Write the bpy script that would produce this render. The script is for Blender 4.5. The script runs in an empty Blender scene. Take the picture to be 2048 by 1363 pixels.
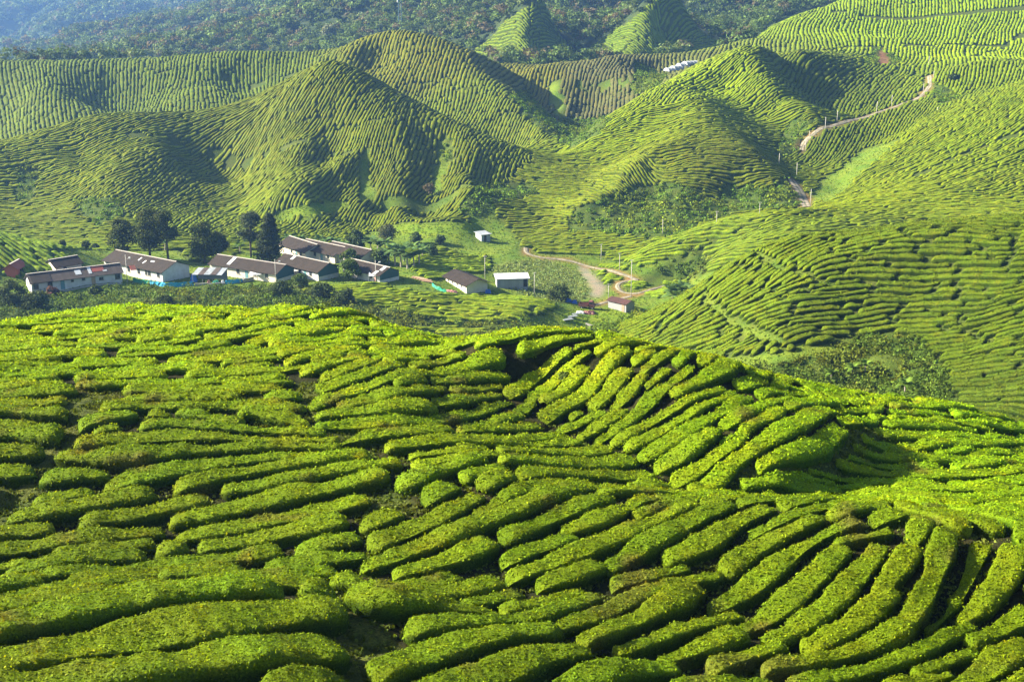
import bpy, math, random, time
import numpy as np
T0 = time.time()
rng = np.random.default_rng(7); random.seed(7)
sc = bpy.context.scene
# ------------------------------------------------------------------ camera
F = 2800.0; CX, CY = 1024.0, 681.5; PITCH = math.radians(16.5); ZC = 100.0
cp, sp = math.cos(PITCH), math.sin(PITCH)
cam = bpy.data.objects.new('camera', bpy.data.cameras.new('camera'))
sc.collection.objects.link(cam); sc.camera = cam
cam.location = (0, 0, ZC); cam.rotation_euler = (math.pi/2 - PITCH, 0, 0)
cam.data.sensor_width = 36; cam.data.lens = F/2048*36; cam.data.clip_end = 6000; cam.data.clip_start = 1

def ray(px, py):
    """ray through a photograph pixel, per metre of forward distance"""
    xr = (px-CX)/F; yr = (CY-py)/F
    dy = cp + yr*sp
    return xr/dy, (yr*cp - sp)/dy
def at(px, py, Y):
    u, s = ray(px, py); return (u*Y, Y, ZC + s*Y)
def on_plane(px, py, z):
    u, s = ray(px, py); Y = (z-ZC)/s; return (u*Y, Y, z)
def project(x, y, z):
    d = y*cp - (z-ZC)*sp; up = y*sp + (z-ZC)*cp
    return CX + F*x/d, CY - F*up/d

# ------------------------------------------------------------------ numpy value noise
def vnoise(p, seed=0):
    p = np.asarray(p, dtype=np.float64); i = np.floor(p).astype(np.int64); f = p - i; f = f*f*(3-2*f)
    def h(a, b, c):
        n = (a*374761393 + b*668265263 + c*2147483647 + seed*1274126177) & 0x7fffffff
        n = ((n ^ (n >> 13))*1274126177) & 0x7fffffff
        return ((n ^ (n >> 16)) & 0xffff)/32767.5 - 1.0
    x, y, z = i[..., 0], i[..., 1], i[..., 2]; fx, fy, fz = f[..., 0], f[..., 1], f[..., 2]
    r = 0
    for a in (0, 1):
        for b in (0, 1):
            for c in (0, 1):
                r = r + h(x+a, y+b, z+c)*(fx if a else 1-fx)*(fy if b else 1-fy)*(fz if c else 1-fz)
    return r
def vn2(x, y, seed=0): return vnoise(np.stack([x, y, np.zeros_like(x)], -1), seed)

# ------------------------------------------------------------------ terrain: feature points (pixel x, pixel y, forward distance)
K = []
def kl(*pts): K.extend(pts)
def ln(*pts, step=28.0):
    """a ridge, crest or gully line: the points between its corners are filled in"""
    for a, b in zip(pts, pts[1:]):
        n = max(1, int(round(math.hypot(a[0]-b[0], a[1]-b[1])/step)))
        for i in range(n):
            t = i/n; K.append((a[0]+(b[0]-a[0])*t, a[1]+(b[1]-a[1])*t, math.exp(math.log(a[2])*(1-t)+math.log(b[2])*t)))
    K.append(pts[-1])
#TERRAIN_BEGIN
# ground under and behind the camera edge of the view
kl((-300,1500,30),(200,1500,30),(700,1500,31),(1200,1500,33),(1700,1500,33),(2350,1500,34))
kl((-200,1363,32),(0,1363,32),(300,1363,32),(600,1363,32.5),(900,1363,34),(1200,1363,34.5),(1500,1363,35.2),(1750,1363,35.5),(2048,1363,35.5),(2300,1363,36))
# big hump of the nearest rows, at left
kl((-150,1240,35),(0,1225,35.5),(300,1175,37.5),(560,1165,38.5),(680,1180,38.5),(300,1270,34.8),(600,1270,35.5),(0,1300,33.5))
kl((-150,1150,42.5),(0,1125,43),(300,1110,43.5),(560,1105,43.6),(700,1130,42),(900,1150,41.2))
kl((760,1180,38.5),(920,1200,38.8),(1000,1225,38),(800,1290,36),(1100,1235,38),(1180,1270,36.3),(1000,1310,35.3),(1320,1290,36.8),(1480,1310,36.3))
kl((1000,1110,42.8),(1150,1180,40.2),(1300,1220,39),(1500,1240,39))
# middle
kl((-150,1000,47.5),(0,1000,48),(300,1000,48),(600,1000,47.5),(800,1010,46.5),(1000,1020,46))
kl((1000,960,48.5),(1250,972,48.2),(1500,990,46.8),(1700,1008,45.2),(1850,1038,43.6),(2048,1058,42.5),(2200,1070,42))
kl((1250,1070,44.5),(1500,1090,43.4),(1750,1110,42),(2000,1140,41),(1500,1200,40.2),(1750,1230,39),(2000,1250,38.6),(2200,1200,39.5))
kl((1100,935,51.5),(1300,955,52.5),(1450,975,51.5),(1650,985,50.5),(1850,1000,50),(2048,1015,49.5),(2200,1020,49.5))
kl((-150,870,52.5),(0,870,53),(150,880,52.5),(300,870,52.8),(600,880,52.2),(800,900,51.2),(1000,905,51.5))
kl((-150,780,57.5),(0,780,58),(150,790,56.6),(330,770,58.5),(600,790,56.8),(620,745,60.5),(900,830,57),(1100,850,58.8),(800,800,57.6),(1200,900,55.5),(1300,925,54.5),(1420,962,52.8))
kl((-150,720,63),(0,715,64),(300,720,63.5),(500,720,63.5),(800,725,62.8),(700,770,59.3))
# far lobes of the near hill
kl((-200,665,72),(0,640,75),(100,622,78),(220,602,80),(400,600,81),(500,611,79),(590,597,80),(660,600,80),(720,622,79),(800,655,76),(880,683,72))
kl((0,675,69),(300,650,72.5),(480,655,71),(600,640,73.5),(700,660,71.5),(800,690,69))
kl((600,618,76.5),(680,625,77.2))
# centre crest above the bowl
ln((880,700,67.5),(950,680,67.5),(1050,672,67.6),(1150,670,67.8),(1250,680,67.4),(1350,692,66.6),(1450,710,66.2),(1510,735,66.2),(1560,760,67), step=50)
kl((790,760,59.2),(860,738,64.2),(950,733,66.0),(1030,735,66.8),(1090,742,67.0),(1105,850,58.8),(1090,800,61.8),(1000,800,60.8),(920,800,59.6),(850,790,58.8),(1200,770,63.8),(1310,770,61.5),(1400,770,61.2),(1220,840,58.6))
# hump at right of the bowl
kl((1450,790,61.2),(1600,800,61.2),(1740,825,61.6),(1600,850,57.2),(1350,860,57.2),(1450,905,54),(1500,850,57.0))
ln((1755,850,62.8),(1765,880,61.2),(1730,925,57.4),(1640,958,54.2),(1560,968,53),(1470,970,52.4))
ln((1730,832,61.6),(1700,870,58.6),(1640,905,55.6),(1560,930,53.3))
kl((1650,778,69),(1780,780,75),(1900,797,75),(1960,808,74),(2010,840,72),(2048,865,70),(2200,930,66))
kl((1850,830,67.5),(1950,880,63),(2048,920,60.5),(1800,900,60.5),(1800,955,55),(2048,970,55))
# hidden fall behind the near crests
kl((-200,760,98),(100,735,100),(400,730,100),(700,750,98),(900,790,96),(1150,800,93),(1400,800,92),(1600,840,94),(1850,890,100),(2100,960,98))
kl((-200,790,135),(300,790,135),(800,800,135),(1200,800,135),(1500,860,125),(1800,880,128),(2200,900,125))
kl((-200,720,205),(300,715,205),(700,730,205),(1000,725,205),(1250,725,198))
# dark bank below the village
kl((-100,640,255),(0,640,255),(200,625,262),(400,615,266),(550,600,270),(0,600,268),(300,598,272),(600,640,262),(700,650,260),(850,665,258),(1000,665,258),(1100,655,262))
kl((-200,680,235),(200,668,240),(500,668,240),(800,700,240),(1000,695,240))
# village terrace
kl((-100,590,283),(0,588,284),(140,585,284.5),(250,572,288),(330,568,290),(450,570,288.5),(600,572,287.5),(750,572,289),(850,578,288),(933,588,289),(1000,583,292),(1070,590,286))
kl((240,545,301),(450,545,301),(600,540,304),(750,540,305),(850,550,300),(895,566,297),(450,520,314),(300,515,316),(650,518,318),(800,515,320),(950,540,310))
kl((700,610,272),(850,620,272),(950,630,271),(1050,630,272),(1110,615,280))
# valley floor
kl((1100,665,272),(1200,665,274),(1330,665,276),(1150,620,286),(1243,624,286),(1340,625,288),(1240,570,308),(1150,590,300),(1040,560,308),(1170,540,328),(1060,500,347),(950,525,333),(850,505,338),(1300,560,314),(1380,575,310))
kl((850,460,378),(960,478,366),(780,455,380),(1050,470,366),(800,485,350),(1250,520,338),(1300,500,340),(1400,545,318),(1460,500,300))
# small slope behind the first house
kl((-100,440,300),(0,466,303),(90,490,302),(180,524,300),(-100,560,285),(0,540,290))
kl((-100,480,330),(0,490,335),(100,495,335),(200,490,338),(400,485,340),(560,480,342))
# left main hill
kl((0,450,362),(400,450,362),(560,440,372),(700,440,372),(750,455,370))
ln((-150,340,400),(0,303,412),(60,285,418),(130,255,428),(200,236,434),(270,230,438),(400,233,442),(500,207,446),(560,172,448),(620,130,450),(660,110,452),(700,125,450),(760,160,447),(850,203,441),(905,235,435),(960,270,429),(1050,310,421),(1120,328,413), step=40)
ln((330,285,420),(255,325,403),(205,385,382),(250,440,358))
kl((0,400,392),(80,350,404),(130,400,385),(60,440,370),(150,310,418),(240,265,428))
kl((380,330,424),(400,420,384),(470,360,419),(480,400,396),(490,430,380),(450,290,432),(330,400,388),(300,440,362))
ln((612,270,414),(580,330,399),(548,395,376))
kl((600,160,441),(560,220,433))
ln((662,280,421),(652,350,401),(655,395,384))
ln((790,240,423),(740,290,410),(672,312,401),(607,375,380),(625,402,374))
ln((735,325,408),(738,385,390))
ln((835,215,437),(828,270,420),(800,330,399),(788,388,378))
ln((887,250,430),(885,300,419),(876,350,403),(862,390,390))
ln((915,240,434),(930,300,408),(938,368,382))
kl((1000,350,404),(1050,345,408),(1030,320,416))
kl((640,420,378),(800,425,372),(930,405,378),(850,440,364),(930,430,364),(560,450,362),(720,405,380))
# hidden valley behind the main hill
kl((0,330,480),(200,300,490),(400,280,500),(600,215,512),(760,220,505),(860,255,488),(1000,320,464),(-200,350,480))
# far left ridge
ln((-200,135,570),(0,130,570),(80,137,568),(200,140,566),(330,130,566),(400,122,566),(470,112,568),(560,114,568),(640,112,566), step=50)
ln((50,140,560),(80,175,535),(120,215,515),(190,265,495))
ln((235,145,568),(232,190,558),(225,240,535))
ln((425,125,562),(432,165,534),(400,215,508))
ln((500,118,570),(496,160,558),(470,200,540))
kl((0,200,552),(0,260,530),(300,200,545),(330,160,556),(560,150,548),(560,180,530),(300,225,520))
kl((0,190,700),(200,190,700),(500,175,700))
# rounded hill behind the main hill
ln((700,108,545),(760,75,553),(820,62,556),(880,76,552),(930,97,548),(1000,122,556),(1100,135,565),(1170,130,570),(1216,113,572),(1240,110,574),(1290,116,570),(1335,140,560),(1345,160,552), step=40)
ln((905,90,548),(946,133,528),(963,157,518),(1042,198,494),(1062,236,478),(1120,318,442))
ln((1010,155,566),(1080,200,552),(1110,235,532),(1140,275,500),(1160,298,468))
kl((740,140,545),(820,130,535),(850,180,520),(930,200,502),(980,250,480),(760,110,552))
ln((1090,155,562),(1122,190,532),(1128,240,508))
ln((1216,114,570),(1240,150,545),(1282,192,515))
kl((1170,190,548),(1200,215,540),(1160,230,530),(1230,235,512),(1320,160,565),(1290,150,568),(1160,150,556))
kl((820,130,660),(1000,160,650),(1150,165,660))
# two pointed tea hills
ln((1083,-24,708),(1062,10,691),(1045,45,676),(1030,80,660),(1035,125,642), step=18)
kl((1040,0,712),(1000,50,703),(945,105,692),(990,112,672),(1100,20,712),(1110,60,714),(1122,100,704),(1145,122,700),(1080,100,668))
ln((1345,-26,708),(1325,10,691),(1300,50,676),(1265,85,663),(1240,106,652), step=18)
kl((1280,10,712),(1220,60,704),(1130,122,700),(1190,112,680),(1370,20,720),(1385,60,722),(1410,95,714),(1450,100,715),(1320,100,684))
kl((1370,140,650),(1330,135,650),(1420,125,655),(1385,120,665))
kl((1150,60,745),(1190,90,730),(1240,30,755))
# ridge with the highest peak, right of centre
ln((1510,92,505),(1450,115,498),(1380,150,487),(1340,163,479),(1280,195,466),(1200,240,450),(1165,292,434),(1140,318,422),(1080,342,412),(1000,362,403),(960,378,396), step=40)
ln((1510,92,505),(1600,100,520),(1700,115,535),(1790,130,538),(1850,150,525), step=45)
ln((1508,95,503),(1528,149,476),(1575,191,456),(1614,219,446),(1650,243,438))
ln((1560,140,515),(1610,185,495),(1665,225,470))
kl((1450,180,480),(1400,185,476),(1700,160,515),(1780,180,500),(1700,200,482),(1780,205,478))
ln((1395,193,452),(1330,245,440),(1240,300,424),(1180,350,404))
ln((1395,193,452),(1425,240,428),(1380,275,410),(1280,315,396),(1180,385,377))
ln((1425,240,428),(1500,290,404),(1560,338,392),(1592,395,372))
kl((1460,210,462),(1520,230,452),(1570,260,444),(1560,215,460),(1600,290,425),(1580,310,420))
kl((1300,350,398),(1200,400,386),(1080,400,386),(1000,430,374),(1040,485,350),(1150,470,356),(1400,340,390),(1450,360,386),(1530,375,382))
kl((1200,440,366),(1300,400,382),(1340,390,376),(1380,440,360),(1380,462,345),(1200,480,352),(1460,400,384),(1300,465,350))
# near low ridge with poles
ln((1300,478,335),(1380,466,328),(1440,442,328),(1520,426,328),(1600,420,330), step=50)
kl((1500,470,312),(1420,500,308),(1600,462,300))
kl((1480,440,355),(1600,425,360))
# side valley and road ridge
kl((1612,402,376),(1590,360,392),(1558,335,402),(1600,290,425),(1650,257,440),(1750,226,460),(1850,192,486),(1862,152,512),(1660,330,406),(1720,320,410),(1800,270,430),(1640,370,390),(1680,380,388),(1870,200,470))
kl((1780,240,448),(1700,280,430))
# bright far hill at top right
ln((1450,108,580),(1500,80,600),(1560,42,650),(1650,8,690),(1750,-25,720),(1900,-60,740),(2100,-80,750),(2300,-80,750), step=60)
kl((1600,85,590),(1700,95,580),(1800,115,560),(1900,60,635),(2048,60,630),(1800,40,660),(2048,118,560),(2250,110,560),(1860,128,540))
kl((1880,140,520),(1950,122,512),(2048,128,508),(2200,125,505),(1900,190,482),(1990,170,484))
kl((1650,20,760),(1900,-40,830),(1500,95,720))
# broad right slope
ln((2250,110,440),(2048,162,436),(1950,190,440),(1900,212,440),(1800,262,424),(1740,310,408),(1660,392,376), step=60)
kl((2048,250,392),(1900,290,390),(2048,340,355),(1850,350,362),(1950,400,334),(2100,400,332),(1750,390,352),(1750,440,318),(1950,455,306),(2100,450,306),(1650,440,325))
kl((2250,300,370))
kl((1600,600,262),(1800,560,262),(2048,540,262),(1450,600,262))
# near right ridge
ln((1250,722,200),(1300,672,205),(1380,592,208),(1450,532,210),(1520,490,210),(1590,469,208),(1680,476,204),(1800,463,200),(1950,456,195),(2048,451,192),(2250,445,188), step=50)
ln((1600,480,206),(1595,560,194),(1565,650,183),(1540,730,174))
kl((1400,650,196),(1500,580,198),(1430,700,188),(1700,560,192),(1700,640,184),(1850,570,188),(1850,640,180),(2048,560,178),(2048,680,164),(1950,680,170),(1680,700,176))
kl((1600,780,166),(1750,740,170),(1850,740,166),(1950,780,154),(2048,800,146),(2200,700,150),(1750,820,155),(2048,900,138))
kl((1300,760,185),(1450,790,172))
# forested mountains
kl((700,90,780),(850,60,800),(1000,50,800),(1200,60,800),(1450,60,800),(1600,20,830))
kl((700,-10,960),(900,-20,900),(1150,-20,900),(1400,-10,900),(1650,-30,900),(1900,-70,960),(2200,-80,960))
kl((700,-150,1080),(1000,-160,1060),(1400,-160,1060),(1800,-180,1080),(2200,-190,1080))
ln((700,-20,1080),(640,5,1060),(560,28,1080),(450,75,1060),(330,98,1020), step=40)
kl((640,110,800),(450,125,860),(640,-80,1250))
ln((205,62,1360),(130,130,1240),step=40)
ln((205,62,1360),(320,108,1240),step=40)
kl((200,110,1230),(60,130,1500),(-200,130,1500),(800,-120,1500),(1100,-150,1500))
kl((330,70,1900),(500,40,1900),(120,100,1950),(-100,110,1950),(420,70,1900))
ln((540,-40,2150),(400,20,2080),(330,45,2050),step=40)
kl((0,60,2250),(-200,60,2250),(250,20,2350),(0,-20,2550),(300,-80,2650),(-200,0,2550),(0,-140,3000),(400,-150,3000),(650,-150,2900),(-300,-150,3000),(110,40,2150),(180,-40,2400),(1100,-200,3000),(2000,-220,3000))
#TERRAIN_END
Kp = np.array([at(*k) for k in K])
Ku = Kp[:, 0]/Kp[:, 1]; Kv = np.log(Kp[:, 1]); Kz = Kp[:, 2]
BETA = 0.55                       # half the exponent of the radial kernel
def solve_rbf():
    n = len(Ku)
    r2 = (Ku[:, None]-Ku)**2 + (Kv[:, None]-Kv)**2
    A = r2**BETA + 0.0
    A[np.arange(n), np.arange(n)] = -1e-4
    Pm = np.stack([np.ones(n), Ku, Kv], 1)
    M = np.block([[A, Pm], [Pm.T, np.zeros((3, 3))]])
    # weight heights by distance so that near metres count as much as far ones
    s = np.linalg.lstsq(M, np.concatenate([Kz, np.zeros(3)]), rcond=None)[0]
    return s[:n], s[n:]
W, PW = solve_rbf()
U0, U1, DU = -0.74, 0.74, 0.002
V0, V1, DV = math.log(29.0), math.log(3300.0), 0.004
NU = int(round((U1-U0)/DU))+1; NV = int(round((V1-V0)/DV))+1
GU = U0 + DU*np.arange(NU); GV = V0 + DV*np.arange(NV)
UU, VV = np.meshgrid(GU, GV)               # [iv, iu]
def eval_rbf(u, v):
    out = np.empty(len(u))
    for a in range(0, len(u), 20000):
        b = a+20000
        r2 = (u[a:b, None]-Ku)**2 + (v[a:b, None]-Kv)**2
        out[a:b] = (r2**BETA)@W + PW[0] + PW[1]*u[a:b] + PW[2]*v[a:b]
    return out
cu, cv = GU[::2], np.append(GV[::2], GV[-1]+DV)
cU, cV = np.meshgrid(cu, cv)
cZ = eval_rbf(np.clip(cU.ravel(), -.5, .5), cV.ravel()).reshape(cU.shape)
def upsample(cZ):
    fi = (GV-V0)/(2*DV); i0 = np.minimum(fi.astype(int), len(cv)-2); t = (fi-i0)[:, None]
    Z = cZ[i0]*(1-t) + cZ[i0+1]*t
    fj = (GU-U0)/(2*DU); j0 = np.minimum(fj.astype(int), len(cu)-2); t = (fj-j0)[None]
    return Z[:, j0]*(1-t) + Z[:, j0+1]*t
def blur(Z, n):
    for _ in range(n):
        Zp = np.pad(Z, 1, mode='edge')
        Z = (Zp[:-2, 1:-1]+2*Zp[1:-1, 1:-1]+Zp[2:, 1:-1])/4
        Zp = np.pad(Z, 1, mode='edge')
        Z = (Zp[1:-1, :-2]+2*Zp[1:-1, 1:-1]+Zp[1:-1, 2:])/4
    return Z
Z = blur(upsample(cZ), 4)
YY = np.exp(VV); XX = UU*YY
# small undulations of the ground
rough = np.clip((YY-230)/120, 0.0, 1)
Z += rough*(1.1*vn2(XX/26, YY/26, 3) + 0.5*vn2(XX/11, YY/11, 4))
far_ = np.clip((YY-730)/160, 0, 1)
Z += far_*(15*vn2(XX/80+3, YY/80, 6) + 6*vn2(XX/32, YY/32, 7))
Z += np.clip((YY-1500)/500, 0, 1)*26*vn2(XX/150, YY/170, 9)
Z -= .6                                     # the feature points lie on the tea tops
Z += 0.12*vn2(XX/5, YY/5, 5)*(1-rough)
print('terrain', len(K), NU, NV, round(time.time()-T0, 1))
PX, PY = project(XX, YY, Z)
SL = (Z-ZC)/(YY*np.sqrt(1+UU**2))
RM = np.maximum.accumulate(SL, axis=0)
RMp = np.vstack([RM[:1]-1, RM[:-1]])
MARG = 0.0035 + 0.9/YY
VIS = (SL > RMp-MARG) & (PX > np.where(YY < 120, -420, -230)) & (PX < np.where(YY < 120, 2470, 2280)) & (PY > -70) & (PY < 1480)
VISX = SL >= RMp-1e-9                      # strictly seen from the camera

def gz(x, y):
    """terrain height (vectorised, bilinear)"""
    x = np.asarray(x, float); y = np.asarray(y, float)
    fu = np.clip((x/y-U0)/DU, 0, NU-1.001); fv = np.clip((np.log(y)-V0)/DV, 0, NV-1.001)
    i = fv.astype(int); j = fu.astype(int); a = fv-i; b = fu-j
    return (Z[i, j]*(1-a)*(1-b)+Z[i+1, j]*a*(1-b)+Z[i, j+1]*(1-a)*b+Z[i+1, j+1]*a*b)
def hit(px, py, lift=0.0, ymin=0, ymax=9e9):
    """first point of the ground (raised by lift) under a photograph pixel"""
    u, s = ray(px, py)
    ys = np.exp(GV); ys = ys[(ys >= ymin) & (ys <= ymax)]
    d = gz(u*ys, ys)+lift - (ZC+s*ys)
    k = np.nonzero(d > 0)[0]
    if len(k) == 0:
        i = int(np.argmax(d)); y = ys[i]
    elif k[0] == 0: y = ys[0]
    else:
        i = k[0]; y = ys[i-1] + (ys[i]-ys[i-1])*(-d[i-1])/(d[i]-d[i-1])
    return float(u*y), float(y)

# ------------------------------------------------------------------ materials
def new_mat(name):
    m = bpy.data.materials.new(name); m.use_nodes = True; nt = m.node_tree
    return m, nt, nt.nodes['Principled BSDF']
def nd(nt, t, **kw):
    n = nt.nodes.new(t)
    for k, v in kw.items(): setattr(n, k, v)
    return n
def lk(nt, a, b): nt.links.new(a, b)
def noise(nt, scale, detail=4, vec=None, rough=.6):
    n = nd(nt, 'ShaderNodeTexNoise'); n.inputs['Scale'].default_value = scale; n.inputs['Detail'].default_value = detail
    n.inputs['Roughness'].default_value = rough
    if vec: lk(nt, vec, n.inputs['Vector'])
    return n
def ramp(nt, fac, stops):
    r = nd(nt, 'ShaderNodeValToRGB'); lk(nt, fac, r.inputs['Fac']); e = r.color_ramp.elements
    while len(e) < len(stops): e.new(0.5)
    for x, (p, c) in zip(e, stops): x.position = p; x.color = (c[0], c[1], c[2], 1)
    return r
def mixc(nt, fac, a, b, mode='MIX'):
    m = nd(nt, 'ShaderNodeMix', data_type='RGBA', blend_type=mode)
    for i, v in ((0, fac), (6, a), (7, b)):
        if hasattr(v, 'links'): lk(nt, v, m.inputs[i])
        elif isinstance(v, (int, float)): m.inputs[i].default_value = v
        else: m.inputs[i].default_value = (v[0], v[1], v[2], 1)
    return m.outputs[2]
def bump(nt, b, h, strength=.5, dist=.1):
    n = nd(nt, 'ShaderNodeBump'); n.inputs['Strength'].default_value = strength; n.inputs['Distance'].default_value = dist
    lk(nt, h, n.inputs['Height']); lk(nt, n.outputs[0], b.inputs['Normal'])
def obvec(nt): return nd(nt, 'ShaderNodeTexCoord').outputs['Object']

def foliage_mat(name, fine, trans=.3, bstr=.6, bdist=.05, contrast=(.55, 1.35)):
    """leaves: colour from the mesh's own tint, mottled at leaf scale, some light passing through"""
    m, nt, b = new_mat(name)
    at_ = nd(nt, 'ShaderNodeVertexColor', layer_name='tint')
    v = obvec(nt)
    n1 = noise(nt, fine, 3, v, .7); r1 = ramp(nt, n1.outputs['Fac'], [(.3, (contrast[0],)*3), (.7, (contrast[1],)*3)])
    c = mixc(nt, 1.0, at_.outputs['Color'], r1.outputs['Color'], 'MULTIPLY')
    n2 = noise(nt, .55, 3, v); r2 = ramp(nt, n2.outputs['Fac'], [(.35, (.86, .98, 1.0)), (.55, (1, 1, 1)), (.72, (1.2, 1.0, .8))])
    c = mixc(nt, 1.0, c, r2.outputs['Color'], 'MULTIPLY')
    lk(nt, c, b.inputs['Base Color']); b.inputs['Roughness'].default_value = .62
    b.inputs['Specular IOR Level'].default_value = .04
    bump(nt, b, n1.outputs['Fac'], bstr, bdist)
    tr = nd(nt, 'ShaderNodeBsdfTranslucent'); c2 = mixc(nt, 1.0, c, (1.3, 1.15, .2), 'MULTIPLY'); lk(nt, c2, tr.inputs['Color'])
    mx = nd(nt, 'ShaderNodeMixShader'); mx.inputs[0].default_value = trans
    lk(nt, b.outputs[0], mx.inputs[1]); lk(nt, tr.outputs[0], mx.inputs[2])
    lk(nt, mx.outputs[0], nt.nodes['Material Output'].inputs['Surface'])
    return m
M_near = foliage_mat('tea_leaves_close', 16, .22, .9, .06, (.35, 1.5))
M_leaf = foliage_mat('tea_leaf_blades', 9, .38, .2, .02, (.6, 1.45))
M_mid = foliage_mat('tea_leaves_middle', 5, .22, .9, .14, (.4, 1.5))
M_far = foliage_mat('tea_leaves_far', 2.2, .22, .8, .2, (.55, 1.4))
M_tree = foliage_mat('tree_leaves', 1.6, .25, .3, .1, (.6, 1.35))

def paint_mat(name, col, rough=.7, dirt=.25, scale=2.0, dcol=(.12, .1, .08), metallic=0.0):
    m, nt, b = new_mat(name); v = obvec(nt)
    n = noise(nt, scale, 6, v); r = ramp(nt, n.outputs['Fac'], [(.42, (0, 0, 0)), (.78, (1, 1, 1))])
    mp = nd(nt, 'ShaderNodeMath', operation='MULTIPLY'); lk(nt, r.outputs['Color'], mp.inputs[0]); mp.inputs[1].default_value = dirt
    c = mixc(nt, mp.outputs[0], col, dcol); lk(nt, c, b.inputs['Base Color'])
    b.inputs['Roughness'].default_value = rough; b.inputs['Metallic'].default_value = metallic
    bump(nt, b, n.outputs['Fac'], .2, .02)
    return m
def sheet_mat(name, col, col2, dirt=.5, period=.18, rough=.7):
    """corrugated roofing: ridges run down the slope (object y), rows of sheets weather differently"""
    m, nt, b = new_mat(name); v = obvec(nt)
    sx = nd(nt, 'ShaderNodeSeparateXYZ'); lk(nt, v, sx.inputs[0])
    w = nd(nt, 'ShaderNodeMath', operation='MULTIPLY'); lk(nt, sx.outputs[0], w.inputs[0]); w.inputs[1].default_value = 2*math.pi/period
    sn = nd(nt, 'ShaderNodeMath', operation='SINE'); lk(nt, w.outputs[0], sn.inputs[0])
    fx = nd(nt, 'ShaderNodeMath', operation='SNAP'); lk(nt, sx.outputs[0], fx.inputs[0]); fx.inputs[1].default_value = .82
    fy = nd(nt, 'ShaderNodeMath', operation='SNAP'); lk(nt, sx.outputs[1], fy.inputs[0]); fy.inputs[1].default_value = 1.7
    cb = nd(nt, 'ShaderNodeCombineXYZ'); lk(nt, fx.outputs[0], cb.inputs[0]); lk(nt, fy.outputs[0], cb.inputs[1])
    wn = nd(nt, 'ShaderNodeTexWhiteNoise', noise_dimensions='3D'); lk(nt, cb.outputs[0], wn.inputs[0])
    n = noise(nt, 1.3, 6, v)
    ad = nd(nt, 'ShaderNodeMath', operation='ADD'); lk(nt, wn.outputs[0], ad.inputs[0]); lk(nt, n.outputs['Fac'], ad.inputs[1])
    hf = nd(nt, 'ShaderNodeMath', operation='MULTIPLY'); lk(nt, ad.outputs[0], hf.inputs[0]); hf.inputs[1].default_value = dirt
    c = mixc(nt, hf.outputs[0], col, col2); lk(nt, c, b.inputs['Base Color'])
    b.inputs['Roughness'].default_value = rough; b.inputs['Specular IOR Level'].default_value = .25
    bump(nt, b, sn.outputs[0], .6, .03)
    return m
M_wall = paint_mat('whitewashed_wall', (.56, .57, .57), .8, .55, 1.1, (.32, .3, .26))
M_cream = paint_mat('cream_wall', (.60, .57, .48), .8, .45, 1.2, (.4, .34, .25))
M_teal = paint_mat('teal_boards', (.02, .09, .1), .7, .4, 2.5, (.05, .08, .07))
M_roof = sheet_mat('dark_fibre_roof', (.012, .008, .004), (.032, .020, .012), .5)
M_roofb = sheet_mat('weathered_grey_roof', (.10, .08, .068), (.05, .036, .032), .55)
M_rust = sheet_mat('rusty_red_sheet', (.36, .06, .04), (.2, .09, .07), .5)
M_redr = sheet_mat('rust_red_roof', (.09, .035, .028), (.05, .03, .028), .5)
M_sky = sheet_mat('pale_plastic_sheet', (.62, .66, .7), (.45, .48, .5), .4)
M_zinc = sheet_mat('zinc_sheet', (.38, .42, .46), (.2, .22, .24), .5, rough=.5)
M_redh = sheet_mat('red_house_sheet', (.42, .11, .06), (.26, .08, .05), .5)
M_ridge = paint_mat('pale_ridge_cap', (.5, .46, .42), .7, .5, 3)
M_win = paint_mat('dark_window_frame', (.05, .055, .055), .6, .2, 4)
M_door = paint_mat('blue_green_door', (.11, .27, .30), .6, .4, 3)
M_doorb = paint_mat('tan_door', (.38, .27, .16), .6, .4, 3)
M_wood = paint_mat('weathered_wood', (.26, .27, .28), .9, .5, 3, (.12, .11, .11))
M_log = paint_mat('cut_timber', (.34, .22, .15), .9, .5, 3, (.12, .08, .05))
M_bark = paint_mat('bark', (.10, .075, .055), .95, .4, 3, (.04, .03, .02))
M_palebark = paint_mat('pale_bark', (.34, .30, .26), .95, .4, 3, (.14, .11, .09))
M_pole = paint_mat('grey_pole', (.5, .48, .45), .8, .3, 3)
M_blue = paint_mat('blue_netting', (.02, .30, .62), .6, .35, 4, (.03, .5, .6))
M_bluet = paint_mat('blue_tarpaulin', (.02, .13, .55), .5, .3, 4, (.1, .3, .6))
M_green = paint_mat('green_netting', (.02, .28, .17), .6, .3, 4, (.02, .4, .3))
M_mast = paint_mat('blue_grey_steel', (.10, .20, .24), .5, .2, 3)
M_cloth = paint_mat('white_cloth', (.8, .8, .82), .8, .15, 3, (.5, .5, .55))
M_pink = paint_mat('faded_red_cloth', (.5, .22, .2), .8, .3, 3)
M_truck = paint_mat('rusty_dark_red_paint', (.16, .05, .04), .6, .5, 3, (.06, .05, .05))
M_tyre = paint_mat('black_rubber', (.02, .02, .02), .8, .2, 3)
M_stone = paint_mat('pale_stone', (.34, .32, .3), .9, .5, 2, (.15, .14, .13))
mg, nt, b = new_mat('window_glass'); b.inputs['Base Color'].default_value = (.03, .04, .045, 1); b.inputs['Roughness'].default_value = .08
M_glass = mg

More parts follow.
